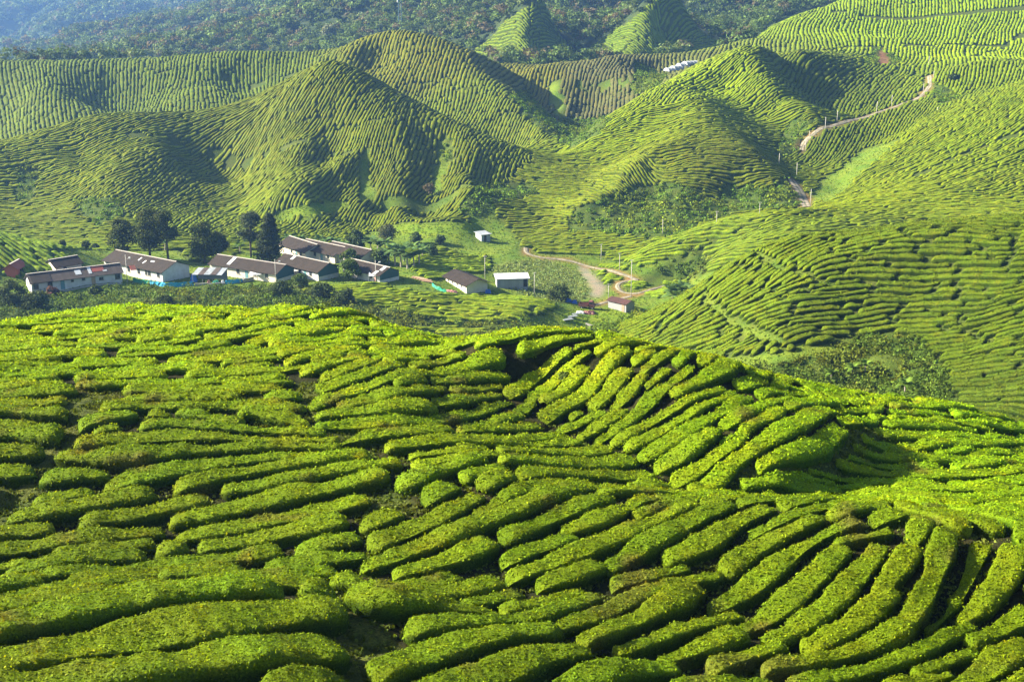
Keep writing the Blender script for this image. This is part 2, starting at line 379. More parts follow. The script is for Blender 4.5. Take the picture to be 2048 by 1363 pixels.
# ground: colour from the zone it belongs to, mottled
M_ground, nt, b = new_mat('earth_and_grass')
v = obvec(nt); a_ = nd(nt, 'ShaderNodeVertexColor', layer_name='tint')
n1 = noise(nt, 3.5, 6, v, .75); n2 = noise(nt, .25, 5, v); n3 = noise(nt, 14, 3, v, .7)
c = mixc(nt, 1.0, a_.outputs['Color'], ramp(nt, n1.outputs['Fac'], [(.3, (.45, .5, .5)), (.7, (1.5, 1.4, 1.3))]).outputs['Color'], 'MULTIPLY')
c = mixc(nt, 1.0, c, ramp(nt, n2.outputs['Fac'], [(.35, (.75, .9, .8)), (.65, (1.25, 1.08, 1.0))]).outputs['Color'], 'MULTIPLY')
c = mixc(nt, 1.0, c, ramp(nt, n3.outputs['Fac'], [(.3, (.65, .65, .65)), (.7, (1.35, 1.35, 1.3))]).outputs['Color'], 'MULTIPLY')
lk(nt, c, b.inputs['Base Color']); b.inputs['Roughness'].default_value = .95; b.inputs['Specular IOR Level'].default_value = .1
bump(nt, b, n1.outputs['Fac'], .8, .25)
M_road, nt, b = new_mat('pale_dirt_track')
v = obvec(nt); n1 = noise(nt, 1.2, 6, v); a_ = nd(nt, 'ShaderNodeVertexColor', layer_name='tint')
c = mixc(nt, 1.0, a_.outputs['Color'], ramp(nt, n1.outputs['Fac'], [(.35, (.5, .55, .5)), (.65, (1.3, 1.2, 1.2))]).outputs['Color'], 'MULTIPLY'); lk(nt, c, b.inputs['Base Color']); b.inputs['Roughness'].default_value = .95
bump(nt, b, n1.outputs['Fac'], .5, .1)

# ------------------------------------------------------------------ mesh helpers
def raw_mesh(name, verts, quads, mats, tint=None, smooth=True, midx=None, tris=None):
    m = bpy.data.meshes.new(name)
    verts = np.ascontiguousarray(verts, dtype=np.float32); quads = np.asarray(quads, dtype=np.int32).reshape(-1, 4)
    li = quads.ravel(); ls = np.arange(0, len(li), 4, dtype=np.int32)
    m.vertices.add(len(verts)); m.vertices.foreach_set('co', verts.ravel())
    m.loops.add(len(li)); m.loops.foreach_set('vertex_index', li)
    m.polygons.add(len(ls)); m.polygons.foreach_set('loop_start', ls)
    for x in (mats if isinstance(mats, (list, tuple)) else [mats]): m.materials.append(x)
    if midx is not None: m.polygons.foreach_set('material_index', np.asarray(midx, dtype=np.int32))
    m.polygons.foreach_set('use_smooth', np.full(len(ls), smooth, dtype=bool) if not isinstance(smooth, np.ndarray) else smooth)
    if tint is not None:
        a = m.color_attributes.new('tint', 'FLOAT_COLOR', 'POINT')
        t = np.ones((len(verts), 4), dtype=np.float32); t[:, :3] = tint; a.data.foreach_set('color', t.ravel())
    m.update(calc_edges=True)
    return m
def link(name, mesh, parent=None, loc=None, rz=0):
    o = bpy.data.objects.new(name, mesh); sc.collection.objects.link(o)
    if parent is not None: o.parent = parent
    if loc is not None: o.location = loc
    if rz: o.rotation_euler[2] = rz
    return o
def tag(o, label=None, cat=None, group=None, kind=None):
    if label: o['label'] = label
    if cat: o['category'] = cat
    if group: o['group'] = group
    if kind: o['kind'] = kind
    return o
class MB:
    """collects simple solids and builds ONE mesh object"""
    def __init__(s): s.v = []; s.f = []
    def add(s, vs, fs):
        o = len(s.v); s.v += [tuple(p) for p in vs]; s.f += [tuple(i+o for i in f) for f in fs]
    def box(s, x0, x1, y0, y1, z0, z1):
        s.add([(x0,y0,z0),(x1,y0,z0),(x1,y1,z0),(x0,y1,z0),(x0,y0,z1),(x1,y0,z1),(x1,y1,z1),(x0,y1,z1)],
              [(0,3,2,1),(4,5,6,7),(0,1,5,4),(1,2,6,5),(2,3,7,6),(3,0,4,7)])
    def prism(s, poly, t):
        """poly: 3-D outline, extruded by vector t"""
        n = len(poly); s.add(list(poly)+[tuple(a+b for a, b in zip(p, t)) for p in poly],
              [tuple(range(n))[::-1], tuple(range(n, 2*n))]+[(i, (i+1) % n, (i+1) % n+n, i+n) for i in range(n)])
    def tube(s, pts, rs, n=7):
        rings = []
        for i, (p, r) in enumerate(zip(pts, rs)):
            a = np.array(pts[max(i-1, 0)], float); b_ = np.array(pts[min(i+1, len(pts)-1)], float)
            d = b_-a; d /= (np.linalg.norm(d)+1e-9)
            u = np.cross(d, (0.3, 1, 0.1) if abs(d[1]) < .9 else (1, 0, 0)); u /= np.linalg.norm(u); w = np.cross(d, u)
            rings.append([tuple(np.array(p)+r*(math.cos(t)*u+math.sin(t)*w)) for t in [2*math.pi*k/n for k in range(n)]])
        vs = [q for g in rings for q in g]; fs = []
        for i in range(len(rings)-1):
            for k in range(n): fs.append((i*n+k, i*n+(k+1) % n, (i+1)*n+(k+1) % n, (i+1)*n+k))
        fs.append(tuple(range(n))[::-1]); fs.append(tuple((len(rings)-1)*n+k for k in range(n)))
        s.add(vs, fs)
    def build(s, name, mat, parent=None, loc=None, rz=0, smooth=False):
        m = bpy.data.meshes.new(name); m.from_pydata(s.v, [], s.f); m.materials.append(mat)
        if smooth: m.polygons.foreach_set('use_smooth', [True]*len(m.polygons))
        m.update(); return link(name, m, parent, loc, rz)
def empty(name, loc, rz=0, **kw):
    o = bpy.data.objects.new(name, None); o.empty_display_size = .5; sc.collection.objects.link(o)
    o.location = loc; o.rotation_euler[2] = rz; tag(o, **kw); return o

# ------------------------------------------------------------------ zones of the ground
def inpoly(px, py, poly):
    r = np.zeros(px.shape, bool); n = len(poly)
    for i in range(n):
        x0, y0 = poly[i]; x1, y1 = poly[(i+1) % n]
        if y0 == y1: continue
        c_ = ((y0 > py) != (y1 > py)) & (px < (x1-x0)*(py-y0)/(y1-y0)+x0)
        r ^= c_
    return r
TEA, GRASS, SCRUB, FOREST, EARTH, CROP, REED, GRAVEL = range(8)
ZONE = np.full(Z.shape, TEA)
wob = 0.012*YY
WX = PX + 5*vn2(XX/(wob+1), YY/(wob+1), 11); WY = PY + 4*vn2(XX/(wob+1), YY/(wob+1), 12)
def zone(z, poly, y0, y1):
    ZONE[inpoly(WX, WY, poly) & (YY > y0) & (YY < y1)] = z
ZONE[YY > 615] = FOREST
ZONE[(YY > 96) & (YY < 160) & (PX < 1250)] = SCRUB
ZONE[(YY > 205) & (YY < 282) & ((PX < 1230) | (YY > 222))] = SCRUB
ZONE[(YY > 272) & (YY < 350) & (PX < 1360) & (PY > 500)] = GRASS
zone(TEA, [(1560,40),(1450,130),(1600,150),(2400,170),(2400,-150),(1750,-30),(1650,5)], 540, 800)
zone(TEA, [(945,104),(1005,52),(1050,20),(1083,-14),(1110,20),(1130,70),(1148,130),(1050,130)], 600, 712)
zone(TEA, [(1126,126),(1190,88),(1260,40),(1300,5),(1345,-14),(1370,8),(1400,50),(1470,95),(1400,115),(1240,122)], 600, 722)
zone(GRASS, [(1330,145),(1340,120),(1420,115),(1440,135),(1380,160)], 600, 680)
zone(SCRUB, [(-80,592),(140,590),(260,575),(400,576),(560,572),(640,574),(700,600),(700,660),(-80,700)], 225, 292)
zone(TEA, [(600,578),(700,566),(900,590),(1040,592),(1120,608),(1110,622),(1010,645),(900,648),(780,620),(690,606)], 255, 292)
zone(TEA, [(700,640),(800,655),(1000,660),(900,675)], 240, 268)
zone(TEA, [(828,512),(870,506),(985,515),(990,535),(960,548),(930,540),(890,556),(850,556),(830,540)], 290, 345)
zone(TEA, [(-60,460),(10,462),(170,520),(150,545),(-60,560)], 284, 322)
zone(TEA, [(350,495),(480,500),(460,530),(370,520)], 300, 330)
zone(REED, [(985,537),(1030,525),(1090,520),(1160,545),(1180,590),(1150,606),(1080,600),(1000,575)], 280, 345)
zone(TEA, [(1195,523),(1250,528),(1290,556),(1240,560),(1225,580),(1200,560)], 290, 345)
zone(TEA, [(1252,566),(1300,548),(1320,560),(1290,572),(1262,582)], 290, 345)
zone(TEA, [(1290,588),(1330,562),(1440,556),(1430,572),(1310,598)], 285, 345)
zone(TEA, [(1070,495),(1200,470),(1300,470),(1400,480),(1460,500),(1400,530),(1330,520),(1280,530),(1180,505),(1080,508)], 300, 360)
zone(CROP, [(740,466),(800,449),(945,444),(965,455),(950,478),(900,478),(790,478)], 350, 398)
zone(CROP, [(905,497),(960,490),(1020,505),(1000,516),(930,515)], 320, 352)
zone(CROP, [(1100,640),(1180,612),(1280,622),(1340,625),(1345,650),(1290,668),(1200,672),(1090,672)], 265, 300)
zone(GRAVEL, [(1158,528),(1178,532),(1190,550),(1215,572),(1205,590),(1180,592),(1185,575),(1165,550)], 285, 345)
zone(GRASS, [(700,470),(950,480),(1040,490),(1060,520),(900,500),(820,505),(700,500)], 330, 378)
zone(CROP, [(548,443),(560,425),(620,404),(700,398),(690,420),(620,436)], 350, 412)
zone(GRASS, [(724,300),(738,300),(736,345),(750,400),(718,404),(712,350)], 370, 420)
zone(GRASS, [(878,272),(892,275),(890,330),(878,388),(854,388),(866,330)], 360, 440)
zone(SCRUB, [(880,285),(898,280),(905,310),(885,330)], 380, 440)
zone(SCRUB, [(40,340),(75,330),(60,400),(35,400)], 350, 430)
zone(SCRUB, [(150,400),(230,395),(250,430),(190,450)], 350, 400)
zone(SCRUB, [(960,370),(1060,365),(1080,385),(1000,405),(950,440),(920,425)], 350, 405)
zone(GRASS, [(940,440),(985,425),(1040,490),(990,492),(950,475)], 345, 380)
zone(SCRUB, [(1020,190),(1060,180),(1090,230),(1150,270),(1150,300),(1090,270),(1050,230)], 440, 580)
zone(GRASS, [(1090,160),(1125,170),(1130,240),(1105,235)], 460, 570)
zone(SCRUB, [(1120,240),(1230,235),(1200,262),(1160,300),(1120,290)], 440, 520)
zone(SCRUB, [(1270,130),(1335,150),(1300,200),(1250,180)], 490, 580)
zone(SCRUB, [(1150,425),(1230,388),(1330,368),(1400,380),(1440,395),(1470,372),(1540,375),(1590,352),(1612,412),(1500,425),(1400,445),(1380,475),(1300,478),(1180,462),(1140,470)], 335, 405)
zone(SCRUB, [(1590,235),(1625,245),(1620,270),(1600,300),(1555,320),(1560,290)], 395, 470)
zone(GRASS, [(1620,405),(1640,360),(1700,325),(1730,300),(1800,275),(1770,310),(1700,370),(1660,400)], 365, 440)
zone(SCRUB, [(1720,125),(1760,98),(1800,118),(1800,132)], 520, 600)
zone(EARTH, [(1755,108),(1772,98),(1782,128),(1755,132)], 520, 600)
zone(SCRUB, [(1868,165),(1900,180),(1925,200),(1880,215),(1866,200)], 430, 520)
zone(GRASS, [(1380,560),(1480,520),(1440,560),(1380,600)], 285, 320)
zone(SCRUB, [(1300,545),(1380,500),(1420,520),(1410,560),(1330,560)], 290, 335)
zone(SCRUB, [(1440,730),(1560,716),(1640,694),(1720,668),(1800,664),(1860,700),(1885,745),(1905,800),(1890,860),(1700,800),(1500,770)], 125, 196)
zone(GRASS, [(1440,722),(1560,700),(1650,690),(1700,700),(1600,716),(1500,730)], 140, 196)
zone(SCRUB, [(570,606),(600,600),(680,612),(740,640),(700,632),(600,622)], 70, 90)

# gaps, tracks and gullies kept clear of tea: pixel line, radius in metres, range of distance, ground zone
corr = []
def corridor(pts, r, y0, y1, z=None, lift=0.0):
    w = [hit(px, py, lift, y0, y1) for px, py in pts]; corr.append((w, r))
    P = np.array(w)
    lo = P.min(0)-r-3; hi = P.max(0)+r+3
    sel = (XX > lo[0]) & (XX < hi[0]) & (YY > lo[1]) & (YY < hi[1])
    x = XX[sel]; y = YY[sel]; d = np.full(x.shape, 1e9)
    for a, b_ in zip(P[:-1], P[1:]):
        ab = b_-a; t = np.clip(((x-a[0])*ab[0]+(y-a[1])*ab[1])/(ab@ab+1e-9), 0, 1)
        d = np.minimum(d, np.hypot(x-a[0]-t*ab[0], y-a[1]-t*ab[1]))
    rr = r*(1+.25*vn2(x/2, y/2, 21))
    k = np.zeros(XX.shape, bool); k[sel] = d < rr
    BLOCK[k] = True
    if z is not None: ZONE[k & ((ZONE == TEA) | (z == EARTH))] = z
BLOCK = np.zeros(Z.shape, bool)
corridor([(185,795),(150,850),(100,900),(55,960),(10,1010),(-40,1050)], 1.0, 42, 62, GRASS)
corridor([(120,870),(90,920)], 1.1, 42, 62, GRASS)
corridor([(617,770),(632,810),(660,850),(735,885)], .55, 48, 64, GRASS)
corridor([(715,1195),(722,1260),(735,1310),(740,1400)], .9, 30, 41, GRASS)
corridor([(800,1215),(740,1230)], .7, 30, 41, GRASS)
corridor([(770,1000),(800,1020)], .7, 40, 52, GRASS)
corridor([(1760,860),(1720,910),(1640,945),(1560,962),(1450,965)], .8, 50, 66, GRASS)
corridor([(1400,590),(1450,635),(1500,662),(1560,688),(1640,702)], .45, 150, 215, GRASS)
corridor([(1500,505),(1560,535),(1620,555),(1665,572)], .4, 150, 215, GRASS)
corridor([(250,275),(400,288),(560,300),(650,302),(725,318)], .7, 380, 450)
corridor([(700,392),(800,402),(900,398),(1000,385),(1090,358)], 1.0, 350, 440, GRASS)
corridor([(400,140),(640,141)], .8, 480, 600)
corridor([(1130,165),(1220,168),(1330,165)], .7, 440, 600, GRASS)
corridor([(1570,37),(1750,37),(1950,25),(2060,18)], 1.5, 560, 760)
corridor([(1500,95),(1700,95),(1860,93),(1990,92)], 1.5, 500, 700)
corridor([(1860,130),(1950,115),(2060,60)], 1.3, 500, 700)
corridor([(1840,350),(1900,320),(1980,290),(2060,260)], .9, 330, 440)
ROADS = [([(1052,496),(1050,508),(1080,516),(1140,520),(1190,535),(1240,548),(1275,560)], .6, 285, 365),
         ([(1275,560),(1240,562),(1231,576),(1245,588),(1275,590),(1300,580),(1330,572)], .55, 285, 330),
         ([(1262,592),(1230,600),(1190,610)], .6, 275, 320),
         ([(1602,302),(1603,288),(1622,272),(1655,254),(1700,242),(1750,227),(1800,210),(1843,192),(1860,172),(1858,152)], .8, 400, 530),
         ([(1584,360),(1596,378),(1608,398),(1613,414)], 1.3, 360, 402)]
road_w = []
for pts, r, y0, y1 in ROADS:
    corridor(pts, r+1.0, y0, y1, GRASS); corridor(pts, r+.3, y0, y1, EARTH)
    road_w.append(([hit(px, py, 0, y0, y1) for px, py in pts], r))

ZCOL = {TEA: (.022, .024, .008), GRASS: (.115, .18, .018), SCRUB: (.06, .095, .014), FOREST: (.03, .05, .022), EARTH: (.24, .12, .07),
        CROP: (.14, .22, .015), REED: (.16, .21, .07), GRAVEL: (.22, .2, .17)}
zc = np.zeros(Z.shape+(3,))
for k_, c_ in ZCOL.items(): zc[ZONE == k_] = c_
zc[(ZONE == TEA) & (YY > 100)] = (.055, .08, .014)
zc[(ZONE == GRASS) & (YY < 100)] = (.065, .085, .018)
for _ in range(2):
    for ch in range(3): zc[..., ch] = blur(zc[..., ch], 1)
idx = np.arange(NU*NV).reshape(NV, NU)
q = np.stack([idx[:-1, :-1], idx[:-1, 1:], idx[1:, 1:], idx[1:, :-1]], -1).reshape(-1, 4)
Zg = Z.copy(); Zg += 0.10*vn2(XX*2.2, YY*2.2, 31)*np.clip((200-YY)/100, 0, 1)
sg = np.isin(ZONE, (SCRUB, FOREST)) & (YY > 90); Zg[sg] += (.5*vn2(XX/1.8, YY/1.8, 32)+.6*vn2(XX/4, YY/4, 33))[sg]
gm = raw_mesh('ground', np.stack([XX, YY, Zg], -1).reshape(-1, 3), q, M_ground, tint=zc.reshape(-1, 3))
tag(link('ground', gm), kind='structure')
print('ground', round(time.time()-T0, 1))

def road_mesh(w, r):
    P = [np.array(p) for p in w]; out = []
    for a, b_ in zip(P[:-1], P[1:]):
        n = max(2, int(np.linalg.norm(b_-a)/1.0))
        out += [a+(b_-a)*i/n for i in range(n)]
    out.append(P[-1]); P = np.array(out)
    for _ in range(12): P[1:-1] = (P[:-2]+2*P[1:-1]+P[2:])/4
    T = np.gradient(P, axis=0); T /= np.linalg.norm(T, axis=1, keepdims=True)+1e-9; Nn = np.stack([-T[:, 1], T[:, 0]], 1)
    m = 7; vs = []
    for k in range(m):
        s_ = (k/(m-1)*2-1); wd = r*(1+.15*vn2(P[:, 0]/3, P[:, 1]/3, 41+(k > 3)))
        Q = P+Nn*(s_*wd)[:, None]; z = gz(Q[:, 0], Q[:, 1])+.14-.10*abs(s_)**4
        vs.append(np.stack([Q[:, 0], Q[:, 1], z], 1))
    V = np.stack(vs, 1).reshape(-1, 3); n = len(P); ii = np.arange(n*m).reshape(n, m)
    qq = np.stack([ii[:-1, :-1], ii[:-1, 1:], ii[1:, 1:], ii[1:, :-1]], -1).reshape(-1, 4)
    return V, qq
V_, Q_, o_ = [], [], 0
for w, r in road_w:
    a, b_ = road_mesh(w, r); V_.append(a); Q_.append(b_+o_); o_ += len(a)
RV = np.concatenate(V_); lane = np.arange(len(RV)) % 7
rt = np.where(np.isin(lane, (1, 2, 4, 5))[:, None], np.array([.26, .225, .17]), np.array([.11, .12, .05]))*(1+.35*vn2(RV[:, 0]*.8, RV[:, 1]*.8, 44))[:, None]
tag(link('dirt_road', raw_mesh('dirt_road', RV, np.concatenate(Q_), M_road, tint=rt)), kind='structure')

# ------------------------------------------------------------------ tea rows: traced lines and direction hints
#TRACES_BEGIN
def z4(*p): return [(1024+x/2, 940+y/2) for x, y in p]
def z1(*p): return [(x/2, 560+y/2) for x, y in p]
def z2(*p): return [(1024+x/2, 560+y/2) for x, y in p]
TR = [
 [(-60,1372),(100,1350),(250,1332),(450,1305),(560,1295),(675,1282)],
 [(-60,1322),(60,1296),(150,1278),(300,1252),(450,1224),(550,1200),(620,1185),(672,1190)],
 [(-60,1248),(60,1225),(150,1205),(225,1186),(350,1166),(450,1160),(548,1166)],
 [(-60,1190),(60,1168),(180,1150),(290,1137)],
 [(540,1360),(690,1358)],
 [(705,1172),(800,1186),(900,1196),(985,1204)],
 [(770,1338),(850,1292),(930,1258),(1020,1236),(1105,1240)],
 [(800,1362),(900,1362),(1010,1330),(1060,1300),(1105,1278),(1165,1278)],
 [(1110,1362),(1200,1320),(1275,1298),(1340,1308)],
 [(1345,1360),(1405,1330),(1475,1326),(1530,1340)],
 z4((180,590),(350,525),(480,455),(600,425),(700,375),(820,370)),
 z4((310,645),(480,570),(620,505),(740,440)),
 z4((430,675),(600,615),(760,575),(900,550)),
 z4((620,715),(760,665),(900,625)),
 z4((830,745),(950,710),(1050,660)),
 z4((1040,765),(1250,735),(1450,690),(1600,620),(1680,520),(1700,400),(1720,280),(1740,230)),
 z4((1050,645),(1170,585),(1260,510),(1350,440),(1420,340),(1470,260)),
 z4((1190,655),(1310,600),(1420,540),(1490,440)),
 z4((900,580),(1000,560),(1100,520),(1150,440),(1220,370),(1300,270)),
 z4((820,505),(940,450),(1030,350),(1130,275),(1260,200),(1380,170)),
 z4((860,350),(960,285),(1080,215),(1220,150)),
 z4((640,310),(780,275),(850,205),(950,130),(1040,110)),
 z4((390,345),(500,285),(640,205),(760,140),(860,100)),
 z4((10,385),(180,325),(330,275),(460,215),(600,145),(720,100)),
 z4((-20,320),(120,265),(230,220)),
 z4((230,200),(360,165),(450,110),(570,70)),
 z4((-20,230),(150,165),(260,115),(380,80)),
 z4((1500,420),(1550,345),(1600,280)),
 z4((1790,470),(1850,385),(1890,260)),
 z4((1800,540),(1880,485),(1960,395),(2000,280)),
 z4((1130,805),(1300,785),(1500,750),(1680,670),(1840,595)),
 z4((1640,765),(1750,705),(1840,680)),
 z4((1850,640),(1950,585),(2060,530)),
 z4((1520,825),(1650,795),(1740,780)),
 z4((1760,830),(1880,785),(1960,710),(2060,650)),
 z4((130,415),(240,385),(350,350)),
 z4((-10,510),(130,475),(260,430)),
 z4((430,415),(560,375),(690,350)),
 z4((1320,235),(1420,200),(1500,200)),
 z4((1680,575),(1740,510),(1785,480)),
 z1((340,545),(450,505),(520,500)),
 z1((180,750),(300,725),(410,745)),
 z1((240,660),(450,680),(600,670),(800,640),(1050,625),(1340,625)),
 z1((440,770),(650,730),(850,690),(1050,665),(1250,655)),
 z1((320,615),(500,598),(720,580),(950,590),(1150,592),(1330,600)),
 z1((580,540),(750,520),(900,548),(1100,565),(1280,575)),
 z1((720,790),(950,740),(1150,705),(1300,668),(1460,668)),
 z1((910,785),(1150,775),(1300,715),(1580,690)),
 z1((970,500),(1100,495),(1220,535)),
 z1((730,485),(850,505),(950,525)),
 z1((420,470),(600,460),(800,470),(950,455),(1200,465)),
 z1((-40,575),(120,575),(210,590)), z1((-40,660),(150,650)), z1((-40,730),(110,725)), z1((-40,490),(120,495),(240,505)),
 z1((1250,460),(1380,405),(1520,375),(1700,335),(1850,295),(2000,262)),
 z1((1285,500),(1450,492),(1600,485),(1720,475)),
 z1((1280,535),(1500,535),(1750,525),(1900,495),(2040,445)),
 z1((1380,605),(1550,575),(1800,565)),
 z2((0,420),(60,320),(150,275),(220,245)),
 z2((20,480),(120,410),(180,320),(300,250)),
 z2((150,515),(250,455),(310,375),(370,300),(470,245)),
 z2((340,465),(400,405),(460,325)),
 z2((410,465),(480,405),(520,350)),
 z2((200,555),(280,515),(350,490)),
 z2((285,585),(380,535),(450,485)),
 z2((350,595),(450,535),(540,465),(600,395),(720,300)),
 z2((420,605),(560,525),(700,445),(850,400)),
 z2((470,625),(620,545),(760,465),(880,412)),
 z2((530,665),(680,585),(800,515),(930,432)),
 z2((600,715),(720,655),(820,570)),
 z2((850,595),(950,555)),
 z2((670,765),(780,695),(880,625),(960,535),(1080,472)),
 z2((740,800),(850,715),(960,645),(1050,575),(1180,515),(1320,492)),
 z2((1010,705),(1150,675),(1250,625),(1330,560)),
 z2((940,775),(1100,775),(1300,795)), z2((1110,745),(1300,772),(1420,790)), z2((1210,725),(1400,755),(1500,775),(1700,775)),
 z2((1320,695),(1500,725),(1750,745),(2060,722)), z2((1370,665),(1550,702),(1720,718)), z2((1390,635),(1600,662),(1800,690),(2060,662)),
 z2((1430,605),(1650,632),(1850,622),(2060,612)), z2((1480,575),(1700,582),(1900,590),(2060,592)),
]
HN = [  # pixel x, pixel y, distance range, direction of the rows in the picture (degrees, counter-clockwise)
 (100,170,480,600,94),(60,230,480,600,95),(300,170,480,600,86),(400,160,480,600,88),(550,140,480,600,88),(480,190,480,600,88),
 (250,290,360,450,20),(200,340,350,450,25),(350,350,350,450,45),(450,330,350,450,50),(300,400,350,450,30),(500,400,350,450,38),
 (600,300,350,450,62),(600,220,350,460,58),(680,160,400,460,52),(700,220,380,460,60),(760,260,380,460,65),(850,260,380,460,72),
 (950,310,380,460,68),(60,400,350,430,10),(100,320,380,450,10),(150,440,350,400,5),(400,435,350,400,18),(550,450,350,400,22),
 (690,340,370,430,60),(650,375,360,430,45),(800,430,350,400,60),(900,420,350,400,50),(930,370,360,430,50),(30,300,380,450,12),(300,240,400,450,12),(480,220,400,460,25),
 (820,100,500,580,75),(900,170,480,580,78),(1000,250,440,560,70),(760,110,500,580,70),(1150,150,520,600,80),(1200,150,500,600,65),(1190,200,480,580,82),(1280,150,490,600,-60),(1080,150,520,600,75),
 (1020,60,640,715,4),(1000,90,640,715,4),(1100,80,640,715,-6),(1250,70,640,715,8),(1200,105,640,715,5),(1390,60,640,730,0),(1430,95,640,730,0),
 (1600,80,560,760,88),(1800,60,560,760,88),(1750,10,600,800,88),(2000,60,540,760,84),(2000,110,520,760,80),(1950,160,470,530,86),(1870,140,500,560,85),
 (1450,150,440,520,40),(1500,130,440,520,38),(1350,190,420,500,38),(1250,240,420,480,28),(1190,290,400,460,15),(1550,190,440,500,32),(1580,225,430,480,20),
 (1650,150,470,560,42),(1750,180,450,560,50),(1600,190,450,520,60),(1570,150,470,520,58),(1700,210,440,520,55),(1800,170,450,540,50),
 (1300,250,400,460,4),(1250,330,380,440,0),(1100,370,370,420,-6),(1050,440,345,400,5),(1150,410,350,400,4),(1350,290,380,440,6),(1450,300,370,420,-4),(1480,230,400,470,-8),(1520,340,360,420,0),(1000,470,340,380,0),
 (1450,470,290,340,5),(1600,440,290,360,6),(1400,500,290,340,10),
 (1700,410,300,400,6),(1900,430,290,380,0),(2030,350,300,420,18),(1900,310,320,440,25),(1800,330,340,430,24),(2030,250,360,440,34),(1950,220,380,440,34),(1750,440,300,350,0),(2040,430,300,350,0),
 (1700,290,400,450,60),(1830,230,420,480,65),
 (1450,580,170,220,36),(1400,640,170,220,28),(1500,650,160,220,25),(1600,520,160,220,30),(1700,495,160,220,10),(1600,700,150,200,20),(1800,560,150,210,-3),
 (1950,520,150,210,-2),(1950,600,140,200,0),(1700,630,150,210,10),(1900,700,140,190,6),(1990,640,140,190,15),(2010,770,130,170,5),(1350,680,180,220,22),(2040,480,150,200,0),
 (850,610,262,290,-4),(1000,620,262,290,-4),(60,490,284,320,-28),(120,520,284,320,-28),(900,530,290,345,-2),(1240,545,290,345,4),(1150,485,300,360,8),(1380,580,285,340,8),(420,510,300,330,0),
 (200,640,62,90,3),(60,680,60,80,3),(400,650,60,90,2),(500,690,60,75,9),(620,655,64,90,10),(750,685,60,85,2),(200,720,58,75,0),(700,725,58,70,10),(900,705,60,75,13),(400,745,55,70,3),
 (30,760,52,66,2),(1100,690,58,72,22),(1000,690,58,75,16),(1400,720,60,72,30),(1500,745,60,72,22),(1750,795,62,80,-5),(1900,830,60,80,0),(1650,790,60,75,-25),(1950,860,58,80,-8),(1600,985,46,55,-14),(1800,1000,46,58,-6),(1750,1020,43,50,-18),(1950,1050,41,50,-15),
 (100,1060,38,50,8),(400,1080,38,50,8),(650,1100,38,50,12),(250,1050,40,50,6),(500,1030,42,50,12),(850,1080,38,48,22),(950,1000,42,52,28),(700,950,44,54,12),(300,930,46,56,6),
]
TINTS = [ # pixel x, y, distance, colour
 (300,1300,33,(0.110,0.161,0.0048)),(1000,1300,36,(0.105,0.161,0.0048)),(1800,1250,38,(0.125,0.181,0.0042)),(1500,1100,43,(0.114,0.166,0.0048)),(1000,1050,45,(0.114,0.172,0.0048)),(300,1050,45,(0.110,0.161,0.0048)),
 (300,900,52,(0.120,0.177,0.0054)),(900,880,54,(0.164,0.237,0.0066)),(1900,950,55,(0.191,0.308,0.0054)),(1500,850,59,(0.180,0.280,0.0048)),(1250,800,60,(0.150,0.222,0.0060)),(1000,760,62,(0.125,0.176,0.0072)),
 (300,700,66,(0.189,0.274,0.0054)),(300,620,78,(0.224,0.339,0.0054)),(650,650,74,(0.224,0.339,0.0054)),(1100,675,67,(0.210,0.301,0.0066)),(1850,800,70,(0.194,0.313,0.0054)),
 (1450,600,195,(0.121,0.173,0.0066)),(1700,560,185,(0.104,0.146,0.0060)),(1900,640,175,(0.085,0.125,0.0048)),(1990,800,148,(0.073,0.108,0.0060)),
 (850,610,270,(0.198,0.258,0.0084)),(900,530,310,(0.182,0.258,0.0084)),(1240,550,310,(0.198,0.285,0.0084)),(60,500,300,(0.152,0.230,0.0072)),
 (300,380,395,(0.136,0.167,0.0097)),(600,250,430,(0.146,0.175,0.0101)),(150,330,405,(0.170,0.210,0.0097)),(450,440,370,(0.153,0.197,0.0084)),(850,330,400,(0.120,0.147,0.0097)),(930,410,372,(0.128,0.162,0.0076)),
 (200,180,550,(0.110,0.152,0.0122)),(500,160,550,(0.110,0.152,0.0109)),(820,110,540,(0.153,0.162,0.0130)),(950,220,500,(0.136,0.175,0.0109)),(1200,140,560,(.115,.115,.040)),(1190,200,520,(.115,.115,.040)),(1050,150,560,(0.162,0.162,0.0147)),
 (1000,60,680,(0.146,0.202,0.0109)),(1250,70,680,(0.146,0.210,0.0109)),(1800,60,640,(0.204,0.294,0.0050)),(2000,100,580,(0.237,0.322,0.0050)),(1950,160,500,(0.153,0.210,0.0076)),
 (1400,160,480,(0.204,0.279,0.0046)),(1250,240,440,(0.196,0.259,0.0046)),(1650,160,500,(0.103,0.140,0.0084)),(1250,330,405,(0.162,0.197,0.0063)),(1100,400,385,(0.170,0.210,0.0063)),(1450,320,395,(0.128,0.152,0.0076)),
 (1450,470,310,(0.137,0.191,0.0090)),(1700,400,350,(0.170,0.217,0.0050)),(1900,400,335,(0.168,0.217,0.0072)),(2000,250,400,(0.170,0.232,0.0050)),(1800,300,415,(0.170,0.224,0.0059)),(1700,290,420,(0.103,0.140,0.0076)),
]
